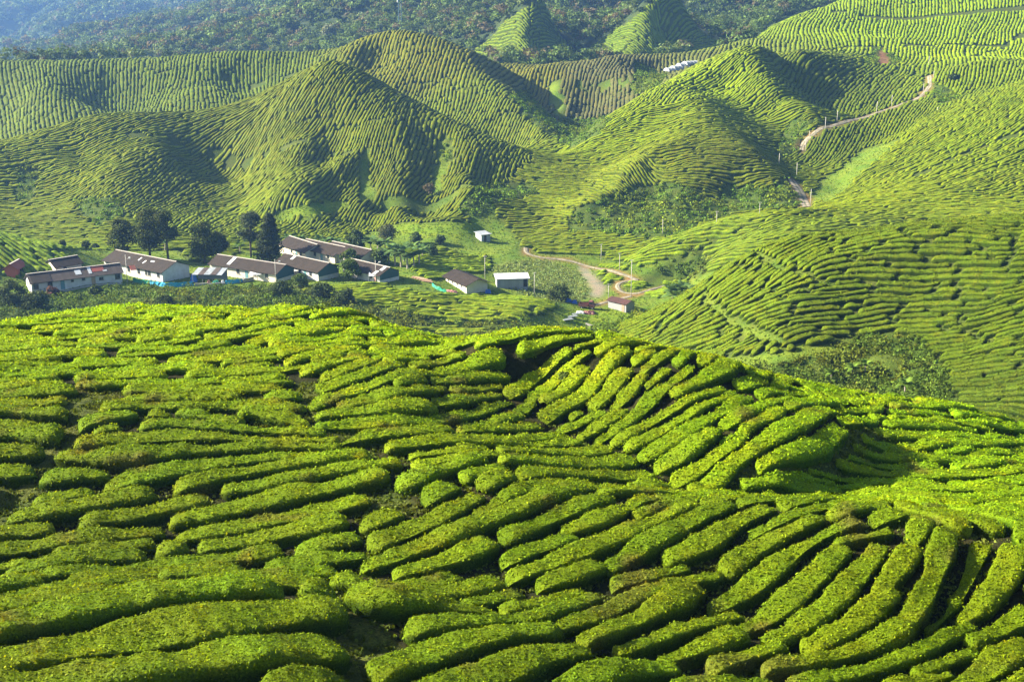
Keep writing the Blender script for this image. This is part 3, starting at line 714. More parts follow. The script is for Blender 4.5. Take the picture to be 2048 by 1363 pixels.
#TRACES_END
# direction field on the grid (double angle, blended from hints and traces in ray space)
hu, hv, hc, hs, hw = [], [], [], [], []
def add_dir(x, y, dx, dy, w=1.0):
    a = math.atan2(dy, dx); hu.append(x/y); hv.append(math.log(y)); hc.append(math.cos(2*a)); hs.append(math.sin(2*a)); hw.append(w)
for px, py, y0, y1, ang in HN:
    a = math.radians(ang); L_ = 10 if py > 600 else 5
    p = hit(px, py, 0, y0, y1)
    # turn the picture direction into a ground direction on the local slope
    e = .01*p[1]; zx = (gz(p[0]+e, p[1])-gz(p[0]-e, p[1]))/(2*e); zy = (gz(p[0], p[1]+e)-gz(p[0], p[1]-e))/(2*e); z0 = gz(p[0], p[1])
    J = []
    for dx, dy in ((e, 0), (0, e)):
        A = project(p[0]-dx, p[1]-dy, z0-zx*dx-zy*dy); B = project(p[0]+dx, p[1]+dy, z0+zx*dx+zy*dy); J.append((B[0]-A[0], B[1]-A[1]))
    Jm = np.array(J).T; d = np.linalg.lstsq(Jm, np.array([math.cos(a), -math.sin(a)]), rcond=None)[0]
    add_dir(p[0], p[1], d[0], d[1], 2.0)
traced = []
for t in TR:
    py_m = np.mean([p[1] for p in t])
    w = [hit(px, py, .7, 29, 82) for px, py in t]
    P = np.array(w); seg = np.hypot(*(P[1:]-P[:-1]).T); S = np.concatenate([[0], np.cumsum(seg)])
    if seg.max() > 14: print('long jump in trace', t[0], seg.max())
    n = max(3, int(S[-1]/.6)+1); ss = np.linspace(0, S[-1], n)
    Q = np.stack([np.interp(ss, S, P[:, 0]), np.interp(ss, S, P[:, 1])], 1)
    for _ in range(6):
        Q[1:-1] = (Q[:-2]+2*Q[1:-1]+Q[2:])/4
    traced.append(Q)
    for i in range(0, n-1, 3):
        d = Q[min(i+1, n-1)]-Q[max(i-1, 0)]; add_dir(Q[i][0], Q[i][1], d[0], d[1], 1.0)
hu, hv, hc, hs, hw = map(np.array, (hu, hv, hc, hs, hw))
def field(su, sv, power=2.0):
    u = GU[::su]; v_ = GV[::sv]; A, B = np.meshgrid(u, v_); a = A.ravel(); b_ = B.ravel(); C_ = np.zeros(a.shape); S_ = np.zeros(a.shape)
    for i in range(0, len(a), 20000):
        r2 = (a[i:i+20000, None]-hu)**2+(b_[i:i+20000, None]-hv)**2+1e-5
        w = hw/r2**power
        C_[i:i+20000] = w@hc; S_[i:i+20000] = w@hs
    n = np.hypot(C_, S_)+1e-12
    return u, v_, (C_/n).reshape(A.shape), (S_/n).reshape(A.shape)
fu, fv_, FC, FS = field(3, 3)
nfu, nfv = len(fu), len(fv_)
# gentle meander of the rows
AX, AY = np.meshgrid(fu, fv_); wy = np.exp(AY); wx = AX*wy
mea = .35*vn2(wx/7, wy/7, 51)*np.clip(1.2-wy/400, .35, 1) + .25*vn2(wx/22, wy/22, 52)
TH = .5*np.arctan2(FS, FC) + mea*.40
DXl = np.cos(TH).tolist(); DYl = np.sin(TH).tolist()
OKG = (ZONE == TEA) & ~BLOCK & VIS & (YY < 740)
OKl = OKG[::2, ::2].tolist()
n_okv, n_oku = len(OKl), len(OKl[0])
log = math.log; hyp = math.hypot
def dirat(x, y):
    j = int((x/y-U0)/(3*DU)+.5); i = int((log(y)-V0)/(3*DV)+.5)
    if i < 0 or j < 0 or i >= nfv or j >= nfu: return None
    return DXl[i][j], DYl[i][j]
def okat(x, y):
    if y < 29.5: return False
    j = int((x/y-U0)/(2*DU)+.5); i = int((log(y)-V0)/(2*DV)+.5)
    if i < 0 or j < 0 or i >= n_okv or j >= n_oku: return False
    return OKl[i][j]
def sep_at(y, x=None):
    if y < 39.2 and x is not None and x/y < .03: return 2.35
    if y < 38.3: return 1.7
    if y < 56: return 1.38
    if y < 66: return 1.38-(y-56)/10*.2
    if y < 330: return 1.14
    if y < 455: return 1.02
    if y < 520: return 1.02+(y-455)/65*.5
    return 1.52
CELL = 1.25
occ = {}
def put(x, y, lid, k):
    occ.setdefault((int(x//CELL), int(y//CELL)), []).append((x, y, lid, k))
def clear(x, y, r, skip=-1):
    n = int(r//CELL)+1; cx = int(x//CELL); cy = int(y//CELL); r2 = r*r
    for i in range(cx-n, cx+n+1):
        for j in range(cy-n, cy+n+1):
            c = occ.get((i, j))
            if c:
                for a in c:
                    if a[2] != skip and (a[0]-x)**2+(a[1]-y)**2 < r2: return False
    return True
LINES = []
def commit(P):
    lid = len(LINES); LINES.append(P)
    for k, (x, y) in enumerate(P): put(x, y, lid, k)
    return lid
for Q in traced: commit([tuple(p) for p in Q])
NTR = len(traced)
rnd = random.random
def trace_from(x, y, s, tight=False):
    r = (.66 if not tight else .56)*s; step = .6 if y < 110 else (.75 if y < 250 else 1.1)
    maxl = (5+9*rnd()) if y < 110 else (7+12*rnd() if y < 250 else 12+25*rnd())
    res = []
    for sg in (1, -1):
        px, py = x, y; d = dirat(px, py); dx, dy = d[0]*sg, d[1]*sg; out = []; L_ = 0
        while L_ < maxl/2:
            nx, ny = px+dx*step, py+dy*step
            d = dirat(nx, ny)
            if d is None or not okat(nx, ny): break
            if not clear(nx, ny, r): break
            ex, ey = d
            if ex*dx+ey*dy < 0: ex, ey = -ex, -ey
            if ex*dx+ey*dy < .5: break
            dx, dy = ex, ey; px, py = nx, ny; out.append((px, py)); L_ += step
        res.append(out)
    P = res[1][::-1]+[(x, y)]+res[0]
    return P, step
from collections import deque
queue = deque(range(len(LINES)))
def try_seed(x, y, s, minlen=2):
    if not okat(x, y) or not clear(x, y, .93*s): return
    P, st = trace_from(x, y, s)
    if len(P) >= minlen: queue.append(commit(P))
def grow():
    while queue:
        lid = queue.popleft(); P = LINES[lid]; n = len(P)
        for k in range(0, n, 2):
            a = P[max(k-1, 0)]; b_ = P[min(k+1, n-1)]
            tx, ty = b_[0]-a[0], b_[1]-a[1]; L_ = hyp(tx, ty)+1e-9; tx /= L_; ty /= L_
            x, y = P[k]; s = sep_at(y, x)
            try_seed(x-ty*s, y+tx*s, s); try_seed(x+ty*s, y-tx*s, s)
        for e, f in ((0, 1), (n-1, n-2)):     # carry the row on after a short gap
            x, y = P[e]; fx, fy = P[f]; L_ = hyp(x-fx, y-fy)+1e-9; s = sep_at(y)
            g = .95*s if y > 110 else .8*s+.3
            try_seed(x+(x-fx)/L_*g, y+(y-fy)/L_*g, s*.82)
grow()
ys, xs = np.nonzero(OKG[::6, ::6]); perm = rng.permutation(len(ys))
for k in perm:
    u = GU[::6][xs[k]]; y = math.exp(GV[::6][ys[k]]); x = u*y
    s = sep_at(y, x)
    if okat(x, y) and clear(x, y, .93*s):
        try_seed(x, y, s); grow()
# second, tighter pass fills the odd leftover holes
ys, xs = np.nonzero(OKG[::3, ::3] & (YY[::3, ::3] < 240)); perm = rng.permutation(len(ys))
for k in perm:
    u = GU[::3][xs[k]]; y = math.exp(GV[::3][ys[k]]); x = u*y
    if okat(x, y) and clear(x, y, (.64 if y < 100 else .68)*sep_at(y, x)):
        P, st = trace_from(x, y, sep_at(y)*.92, y < 100)
        if len(P) >= 2: commit(P)
print('lines', len(LINES), 'points', sum(map(len, LINES)), round(time.time()-T0, 1))

# ------------------------------------------------------------------ hedge bodies
tu, tv, tc = [], [], []
for px, py, Y, c_ in TINTS:
    u, _ = ray(px, py); tu.append(u); tv.append(math.log(Y)); tc.append(c_)
tu, tv, tc = np.array(tu), np.array(tv), np.array(tc)
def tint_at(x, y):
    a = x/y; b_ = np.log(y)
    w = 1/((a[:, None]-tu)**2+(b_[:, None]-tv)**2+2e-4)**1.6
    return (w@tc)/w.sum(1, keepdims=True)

def side_widths(lid, P, s, maxhw, gap):
    n = len(P); L_ = np.full(n, 9.0); R_ = np.full(n, 9.0)
    R = 2*maxhw+gap+.3; nc = int(R//CELL)+1
    for k in range(n):
        x, y = P[k]; a = P[max(k-1, 0)]; b_ = P[min(k+1, n-1)]
        tx, ty = b_[0]-a[0], b_[1]-a[1]; q_ = hyp(tx, ty)+1e-9; tx /= q_; ty /= q_
        cx = int(x//CELL); cy = int(y//CELL); lim = .75 if y < 110 else .9
        for i in range(cx-nc, cx+nc+1):
            for j in range(cy-nc, cy+nc+1):
                for c_ in occ.get((i, j), ()):
                    if c_[2] == lid: continue
                    rx, ry = c_[0]-x, c_[1]-y; al = rx*tx+ry*ty
                    if abs(al) > lim: continue
                    la = rx*-ty+ry*tx
                    if la > 0: L_[k] = min(L_[k], la)
                    else: R_[k] = min(R_[k], -la)
    out = []
    for d in (L_, R_):
        h = np.minimum((d-gap)/2, maxhw); h = np.maximum(h, .12)
        if n > 2:
            for _ in range(2):
                g = h.copy(); g[1:-1] = (h[:-2]+2*h[1:-1]+h[2:])/4; g[0] = (h[0]+h[1])/2; g[-1] = (h[-1]+h[-2])/2; h = np.minimum(g, h+.06)
        out.append(h)
    return out

def hedge(P, hl, hr, height, step, m, amps, seed, square=.5, lump=0.0, lumplen=1.4):
    """one clipped row: a rounded profile carried along the line, roughened by noise"""
    P = np.array(P); d0 = P[1]-P[0]; d1 = P[-1]-P[-2]
    ext = .30
    P = np.vstack([P[0]-d0/np.linalg.norm(d0)*ext, P, P[-1]+d1/np.linalg.norm(d1)*ext])
    hl = np.concatenate([[hl[0]], hl, [hl[-1]]]); hr = np.concatenate([[hr[0]], hr, [hr[-1]]])
    S = np.concatenate([[0], np.cumsum(np.hypot(*(P[1:]-P[:-1]).T))])
    n = max(4, int(S[-1]/step)+1); s = np.linspace(0, S[-1], n)
    def sm(a):
        a = np.interp(s, S, a)
        k = int(.5*(S[1]+.3)/step)
        for _ in range(min(k*2, 10)): a[1:-1] = (a[:-2]+2*a[1:-1]+a[2:])/4
        return a
    x = sm(P[:, 0]); y = sm(P[:, 1]); wl = sm(hl); wr = sm(hr)
    tx = np.gradient(x); ty = np.gradient(y); q_ = np.hypot(tx, ty)+1e-9; nx, ny = -ty/q_, tx/q_
    rad = np.minimum(.55*(wl+wr), S[-1]/2.2)
    e = np.minimum(s, S[-1]-s); e = np.sqrt(np.clip(1-(1-np.clip(e/rad, 0, 1))**2, 0, 1))
    lp = lump*vnoise(np.stack([s/lumplen, np.full(n, seed*3.1), np.zeros(n)], -1), 61) if lump else 0
    lp2 = lump*vnoise(np.stack([s/lumplen, np.full(n, seed*5.7), np.zeros(n)], -1), 62) if lump else 0
    we = np.maximum(e, .06)*(1+lp); he = height*(.30+.70*e)*(1+.8*lp2)
    wm = np.clip((wl+wr)/1.1, .45, 1.0); he = he*(.55+.45*wm)
    t = np.linspace(-.08, math.pi+.08, m); ct = np.cos(t); st = np.sin(t)
    fx = np.sign(ct)*np.abs(ct)**square; fz = np.sign(st)*np.abs(st)**(square*.9)
    off = np.where(fx[None] > 0, fx[None]*wl[:, None], fx[None]*wr[:, None])*we[:, None]
    off = off*(1-.16*(1-np.clip(fz, 0, 1)))[None]                # slightly narrower at the foot
    X = x[:, None]+nx[:, None]*off; Yv = y[:, None]+ny[:, None]*off
    h = fz[None]*he[:, None]
    ox = nx[:, None]*ct[None]; oy = ny[:, None]*ct[None]; oz = np.broadcast_to(np.maximum(st, .05)[None], X.shape)
    p = np.stack([X, Yv, h+40], -1); D = 0
    for sc_, am in amps: D = D+am*vnoise(p/sc_, seed % 97)
    X = X+ox*D; Yv = Yv+oy*D; h = h+oz*D
    Zv = gz(X, Yv)*.5+gz(x, y)[:, None]*.5+h-.06
    V = np.stack([X, Yv, Zv], -1).reshape(-1, 3)
    ii = np.arange(n*m).reshape(n, m)
    Q = np.stack([ii[:-1, :-1], ii[:-1, 1:], ii[1:, 1:], ii[1:, :-1]], -1).reshape(-1, 4)
    # fresh yellow-green shoots on the plucked top, shade painted into the flanks over their older, darker leaves
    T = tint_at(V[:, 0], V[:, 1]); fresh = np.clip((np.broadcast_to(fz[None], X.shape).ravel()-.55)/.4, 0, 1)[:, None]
    T = T*(FLANK_SHADE+(1-FLANK_SHADE)*fresh)
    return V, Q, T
FLANK_SHADE = np.array([.30, .37, .6])

def leaves(V, Q, T, dens, size, seed, upbias=.8):
    r = np.random.default_rng(seed)
    a, b_, c_, d = (V[Q[:, i]] for i in range(4)); N = np.cross(c_-a, d-b_); A = np.linalg.norm(N, axis=1)/2+1e-9; N = N/(2*A[:, None])
    A = A*.5*2; w = A*np.clip(.45+.75*N[:, 2], .12, 1.2); k = r.poisson(w.sum()*dens)
    if k == 0: return np.zeros((0, 3)), np.zeros((0, 4), int), np.zeros((0, 3))
    f = r.choice(len(Q), k, p=w/w.sum()); u, v_ = r.random((2, k, 1))
    p = (a[f]*(1-u)+b_[f]*u)*(1-v_)+(d[f]*(1-u)+c_[f]*u)*v_
    n = N[f]+r.normal(0, .55, (k, 3)); n /= np.linalg.norm(n, axis=1, keepdims=True)
    p = p+N[f]*size*r.uniform(-.25, .55, (k, 1))
    t = r.normal(size=(k, 3)); t -= (t*n).sum(1, keepdims=True)*n; t /= np.linalg.norm(t, axis=1, keepdims=True); bt = np.cross(n, t)
    sz = size*r.uniform(.6, 1.35, (k, 1)); l_ = t*sz*.5; s_ = bt*sz*.27
    Vv = np.stack([p-l_, p-s_*1.0+l_*.1, p+l_, p+s_+l_*.1], 1).reshape(-1, 3)
    br = r.uniform(.5, 1.6, (k, 1)); yel = r.random((k, 1)) < .12
    tc_ = T[Q[f, 0]]*br*np.where(yel, np.array([[1.35, 1.1, .9]]), 1.0)
    return Vv, np.arange(4*k).reshape(k, 4), np.repeat(tc_, 4, 0)

nearby = []; acc = {'V': [], 'Q': [], 'T': [], 'M': [], 'S': []}; off_ = 0
def push(V, Q, T, mi, smooth=True):
    global off_
    acc['V'].append(V); acc['Q'].append(Q+off_); acc['T'].append(T); acc['M'].append(np.full(len(Q), mi)); acc['S'].append(np.full(len(Q), smooth)); off_ += len(V)
for lid, P in enumerate(LINES):
    x, y = P[len(P)//2]
    if y < 100:
        hl, hr = side_widths(lid, P, 0, 1.15 if lid < NTR else .90, .15)
        rr = random.Random(lid); h = (.54 if y < 56 else .44)*rr.uniform(.86, 1.14)*(1.3 if y < 39 else 1)
        st_, m = (.085, 26) if y < 44 else ((.11, 21) if y < 58 else (.15, 17))
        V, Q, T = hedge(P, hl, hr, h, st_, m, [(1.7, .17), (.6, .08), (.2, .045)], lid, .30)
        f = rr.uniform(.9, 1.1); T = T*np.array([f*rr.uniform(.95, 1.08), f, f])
        n_ = .5+.5*vnoise(V/1.9, 71); T = T*(1+.22*np.clip(n_*2-1.1, 0, 1))[:, None]*np.where(n_ > .78, 1.0, 1.0)[:, None]
        br = np.clip(vnoise(V/1.3+9, 72)-.45, 0, .5)[:, None]*1.6; T = T*(1-br)+np.array([.12, .10, .02])*br
        ly = float(np.mean(V[:, 1]))
        dens = 170*(38/ly)**1.3; size = .095*(ly/38)**.7
        LV, LQ, LT = leaves(V, Q, T, dens, size, lid)
        px, py = project(V[:, 0], V[:, 1], V[:, 2])
        inside = (px > -5) & (px < 2053) & (py < 1370)
        # rough screen area seen
        area = (inside.mean()*(px.max()-px.min())*(py.max()-py.min())) if inside.any() else 0
        nearby.append([area, lid, V, Q, T, LV, LQ, LT, px, py, float(sum(hyp(P[i+1][0]-P[i][0], P[i+1][1]-P[i][1]) for i in range(len(P)-1)))])
    elif y < 250:
        hl, hr = side_widths(lid, P, 0, .9, .14)
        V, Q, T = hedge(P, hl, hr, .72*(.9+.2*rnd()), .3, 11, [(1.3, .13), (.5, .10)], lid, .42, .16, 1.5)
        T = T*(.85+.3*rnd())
        push(V, Q, T, 2)
        LV, LQ, LT = leaves(V, Q, T, 7, .30, lid); push(LV, LQ, LT, 2, False)
    else:
        hl, hr = side_widths(lid, P, 0, .75 if y < 480 else .95, .13)
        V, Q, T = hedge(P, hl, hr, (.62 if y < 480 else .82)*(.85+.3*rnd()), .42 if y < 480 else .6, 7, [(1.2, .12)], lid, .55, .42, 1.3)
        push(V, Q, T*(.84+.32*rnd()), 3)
nearby.sort(key=lambda a: -a[0])
IND, REST = nearby[:296], nearby[296:]
IND = [a for a in IND if a[0] > 0]
print('hedges', len(nearby), len(IND), off_, round(time.time()-T0, 1))
PLOTS = [('beside the grassy gap at the bottom edge', 600, 1290), ('on the slope below the bottom gap', 950, 1310), ('at the bottom edge of the diagonal rows', 1350, 1300),
 ('in the broad diagonal rows of the lower corner', 1850, 1250), ('on the brow of the diagonal rows', 1500, 1080), ('in the central diagonal rows', 1150, 1120),
 ('in the short slanting rows under the bowl', 900, 1010), ('in the band of thin rows above the thick bottom ones', 350, 1080), ('in the long parallel rows below the side track', 450, 900),
 ('beside the dark grassy side track', 60, 850), ('in the small rows below the bowl floor', 1050, 900), ('on the shaded wall of the bowl', 880, 770),
 ('on the steep sunny wall of the bowl', 1230, 780), ('on the bright hump beside the bowl', 1500, 860), ('in the bright sweeping rows past the hump', 1880, 930),
 ('on the far brow beyond the hump', 1800, 800), ('on the crest above the bowl', 1050, 690), ('on the sunlit hilltop below the long white house', 200, 650),
 ('on the bright lobe under the teal houses', 650, 660), ('in the flat sunlit rows of the middle slope', 350, 740)]
ORD = 'lowest second third fourth fifth sixth seventh eighth ninth tenth eleventh twelfth thirteenth fourteenth fifteenth sixteenth seventeenth eighteenth nineteenth twentieth'.split()
def ordinal(i):
    if i < 20: return ORD[i]
    t, u = divmod(i+1, 10)
    tens = {2: 'twenty', 3: 'thirty', 4: 'forty', 5: 'fifty', 6: 'sixty'}[t]
    return tens+'-'+['', 'first', 'second', 'third', 'fourth', 'fifth', 'sixth', 'seventh', 'eighth', 'ninth'][u] if u else tens[:-1]+'ieth'
byplot = {}
for a in IND:
    cx_, cy_ = float(np.median(a[8])), float(np.median(a[9]))
    k = min(range(len(PLOTS)), key=lambda i: (PLOTS[i][1]-cx_)**2+((PLOTS[i][2]-cy_)*1.6)**2)
    byplot.setdefault(k, []).append((cy_, a))
for k, L_ in byplot.items():
    L_.sort(key=lambda t: -t[0])
    for i, (_, a) in enumerate(L_):
        area, lid, V, Q, T, LV, LQ, LT, px, py, ln_ = a
        c0 = V.mean(0); c0[2] = V[:, 2].min()
        VV_ = np.concatenate([V, LV])-c0; QQ = np.concatenate([Q, LQ+len(V)]); TT = np.concatenate([T, LT])
        mi = np.concatenate([np.zeros(len(Q)), np.ones(len(LQ))]); sm_ = np.concatenate([np.ones(len(Q), bool), np.zeros(len(LQ), bool)])
        me = raw_mesh('tea_hedge', VV_, QQ, [M_near, M_leaf], TT, sm_, mi)
        o = link('tea_hedge', me, loc=tuple(c0))
        size_w = 'stubby' if ln_ < 2.6 else 'short' if ln_ < 4.5 else 'mid-length' if ln_ < 7.5 else 'long' if ln_ < 11 else 'very long'
        lab = f"{size_w} tea hedge {PLOTS[k][0]}, " + ('lowest there' if i == 0 else f"{ordinal(i)} up")
        tag(o, lab, 'tea hedge', 'clipped tea hedges on the near hillside')
for a in REST:
    if a[0] > 0 or a[2][:, 1].min() < 100:
        push(a[2], a[3], a[4], 0); push(a[5], a[6], a[7], 1, False)
me = raw_mesh('tea_hedges', np.concatenate(acc['V']), np.concatenate(acc['Q']), [M_near, M_leaf, M_mid, M_far], np.concatenate(acc['T']), np.concatenate(acc['S']), np.concatenate(acc['M']))
tag(link('tea_hedges', me), 'endless rows of clipped tea bushes covering the far hillsides', 'tea bushes', kind='stuff')
del acc
print('tea built', round(time.time()-T0, 1))

# ------------------------------------------------------------------ leaf clouds for scrub, forest and trees
def cloud(C_, rad, n, size, tint, seed, flat=.75, shell=.55, jit=.3, up=.35):
    """leaf-clump faces spread through ellipsoids. C_: centres (k,3), rad (k,), tint (k,3)"""
    r = np.random.default_rng(seed); k = len(C_); tot = k*n
    d = r.normal(size=(tot, 3)); d /= np.linalg.norm(d, axis=1, keepdims=True); d[:, 2] = np.where(d[:, 2] < -.35, -d[:, 2]*.6, d[:, 2])
    rr = r.uniform(shell, 1, (tot, 1)); R_ = np.repeat(rad, n)[:, None]
    lump = 1+.22*vnoise(d*2.1+np.repeat(np.arange(k), n)[:, None]*7.3, seed % 91)[:, None]
    p = np.repeat(C_, n, 0)+d*rr*R_*lump*np.array([1, 1, flat])
    nn = d+r.normal(0, .6, (tot, 3)); nn[:, 2] += up; nn /= np.linalg.norm(nn, axis=1, keepdims=True)
    t = r.normal(size=(tot, 3)); t -= (t*nn).sum(1, keepdims=True)*nn; t /= np.linalg.norm(t, axis=1, keepdims=True); b_ = np.cross(nn, t)
    s_ = (np.broadcast_to(np.asarray(size, float), (k,)) if np.ndim(size) else np.full(k, size)); s_ = np.repeat(s_, n)[:, None]*r.uniform(.6, 1.3, (tot, 1))
    V = np.stack([p-t*s_*.5, p-b_*s_*.4, p+t*s_*.5, p+b_*s_*.4], 1).reshape(-1, 3)
    T = np.repeat(np.repeat(tint, n, 0)*r.uniform(1-jit, 1+jit, (tot, 1)), 4, 0)
    return V, np.arange(4*tot).reshape(-1, 4), T
def scatter(mask, spacing, y0, y1):
    """random ground points inside a zone, about one per spacing squared"""
    sel = mask & (YY > y0) & (YY < y1) & VIS
    iy, ix = np.nonzero(sel); A = (YY[iy, ix]*DU)*(YY[iy, ix]*DV)
    k = rng.poisson(A/spacing**2); iy = np.repeat(iy, k); ix = np.repeat(ix, k)
    u = GU[ix]+(rng.random(len(ix))-.5)*DU; y = np.exp(GV[iy]+(rng.random(len(ix))-.5)*DV); x = u*y
    return np.stack([x, y, gz(x, y)], 1)
# undergrowth on banks and cliffs
sV, sQ, sT, so = [], [], [], 0
for y0, y1, sp_, r0, r1, n_, ls in ((60, 100, .5, .2, .5, 26, .16), (125, 200, .7, .3, 1.5, 34, .30), (200, 300, 1.0, .45, 1.9, 26, .42), (300, 620, 1.5, .6, 1.7, 20, .55)):
    p = scatter(ZONE == SCRUB, sp_, y0, y1)
    if not len(p): continue
    rad = r0+(r1-r0)*rng.random(len(p))**3.2; p[:, 2] += rad*.25
    base = np.array([.085, .135, .016])*rng.uniform(.6, 1.4, (len(p), 1)); dry = (vn2(p[:, 0]/6, p[:, 1]/6, 81)+.5*rng.random(len(p)) > .55)[:, None]
    base = np.where(dry, base*np.array([1.4, 1.1, 1.0]), base)
    yel = (p[:, 1] > 330)[:, None]; base = np.where(yel, base*np.array([1.22, 1.32, .8]), base)
    V, Q, T = cloud(p, rad, n_, ls, base, 5+int(y0), flat=.9); sV.append(V); sQ.append(Q+so); sT.append(T); so += len(V)
tag(link('undergrowth', raw_mesh('undergrowth', np.concatenate(sV), np.concatenate(sQ), M_tree, np.concatenate(sT), False)), 'wild bushes and ferns on steep untended banks', 'undergrowth', kind='stuff')
# grass tufts in the near gaps and crops of the valley
p = scatter((ZONE == GRASS) | BLOCK | (YY < 60), .2, 29, 66); V1, Q1, T1 = cloud(p, np.full(len(p), .14), 5, .13, np.tile([[.10, .13, .02]], (len(p), 1))*rng.uniform(.6, 1.3, (len(p), 1)), 91, flat=.6, up=-.2)
p2 = scatter((ZONE == CROP), .8, 260, 400); V2, Q2, T2 = cloud(p2, np.full(len(p2), .3), 7, .3, np.tile([[.16, .24, .015]], (len(p2), 1))*rng.uniform(.75, 1.25, (len(p2), 1)), 92, flat=.5)
p3 = scatter((ZONE == REED), .55, 275, 350); V3, Q3, T3 = cloud(p3, np.full(len(p3), .3), 8, .30, np.tile([[.19, .25, .08]], (len(p3), 1))*rng.uniform(.6, 1.3, (len(p3), 1)), 93, flat=2.2, up=-.3)
p4 = scatter((ZONE == GRASS), 1.0, 160, 450); V4, Q4, T4 = cloud(p4, np.full(len(p4), .25), 5, .3, np.tile([[.13, .20, .02]], (len(p4), 1))*rng.uniform(.6, 1.3, (len(p4), 1)), 94, flat=.5)
o1 = len(V1); o2 = o1+len(V2); o3 = o2+len(V3)
tag(link('grass', raw_mesh('grass', np.concatenate([V1, V2, V3, V4]), np.concatenate([Q1, Q2+o1, Q3+o2, Q4+o3]), M_tree, np.concatenate([T1, T2, T3, T4]), False)), 'grass and field crops between hedges and in the valley', 'grass', kind='stuff')
# forest canopy
sV, sQ, sT, so = [], [], [], 0
for y0, y1, sp_, r0, r1, n_, ls in ((600, 850, 4.4, 2.2, 4.6, 60, 1.35), (850, 1100, 5.2, 2.8, 5.4, 52, 1.8), (1100, 1560, 6.0, 3.2, 6.4, 44, 2.2), (1560, 3290, 9.0, 4.5, 8.5, 36, 3.6)):
    p = scatter(ZONE == FOREST, sp_, y0, y1)
    rad = r0+(r1-r0)*rng.random(len(p))**1.6; p[:, 2] += rad*.7+rng.uniform(0, 3.5, len(p))
    kind = rng.random(len(p)); base = np.array([.08, .125, .03])*rng.uniform(.5, 1.5, (len(p), 1))
    base = np.where((kind < .16)[:, None], np.array([.12, .10, .055])*rng.uniform(.8, 1.2, (len(p), 1)), base)
    base = np.where((kind > .86)[:, None], np.array([.13, .17, .06])*rng.uniform(.8, 1.2, (len(p), 1)), base)
    V, Q, T = cloud(p, rad, n_, ls, base, 15+int(y0), flat=.85, shell=.6); sV.append(V); sQ.append(Q+so); sT.append(T); so += len(V)
    print('forest', len(p))
tag(link('forest', raw_mesh('forest', np.concatenate(sV), np.concatenate(sQ), M_tree, np.concatenate(sT), False)), 'dense jungle canopy covering the mountains behind the tea hills', 'forest', kind='stuff')
del sV, sQ, sT
print('foliage', round(time.time()-T0, 1))

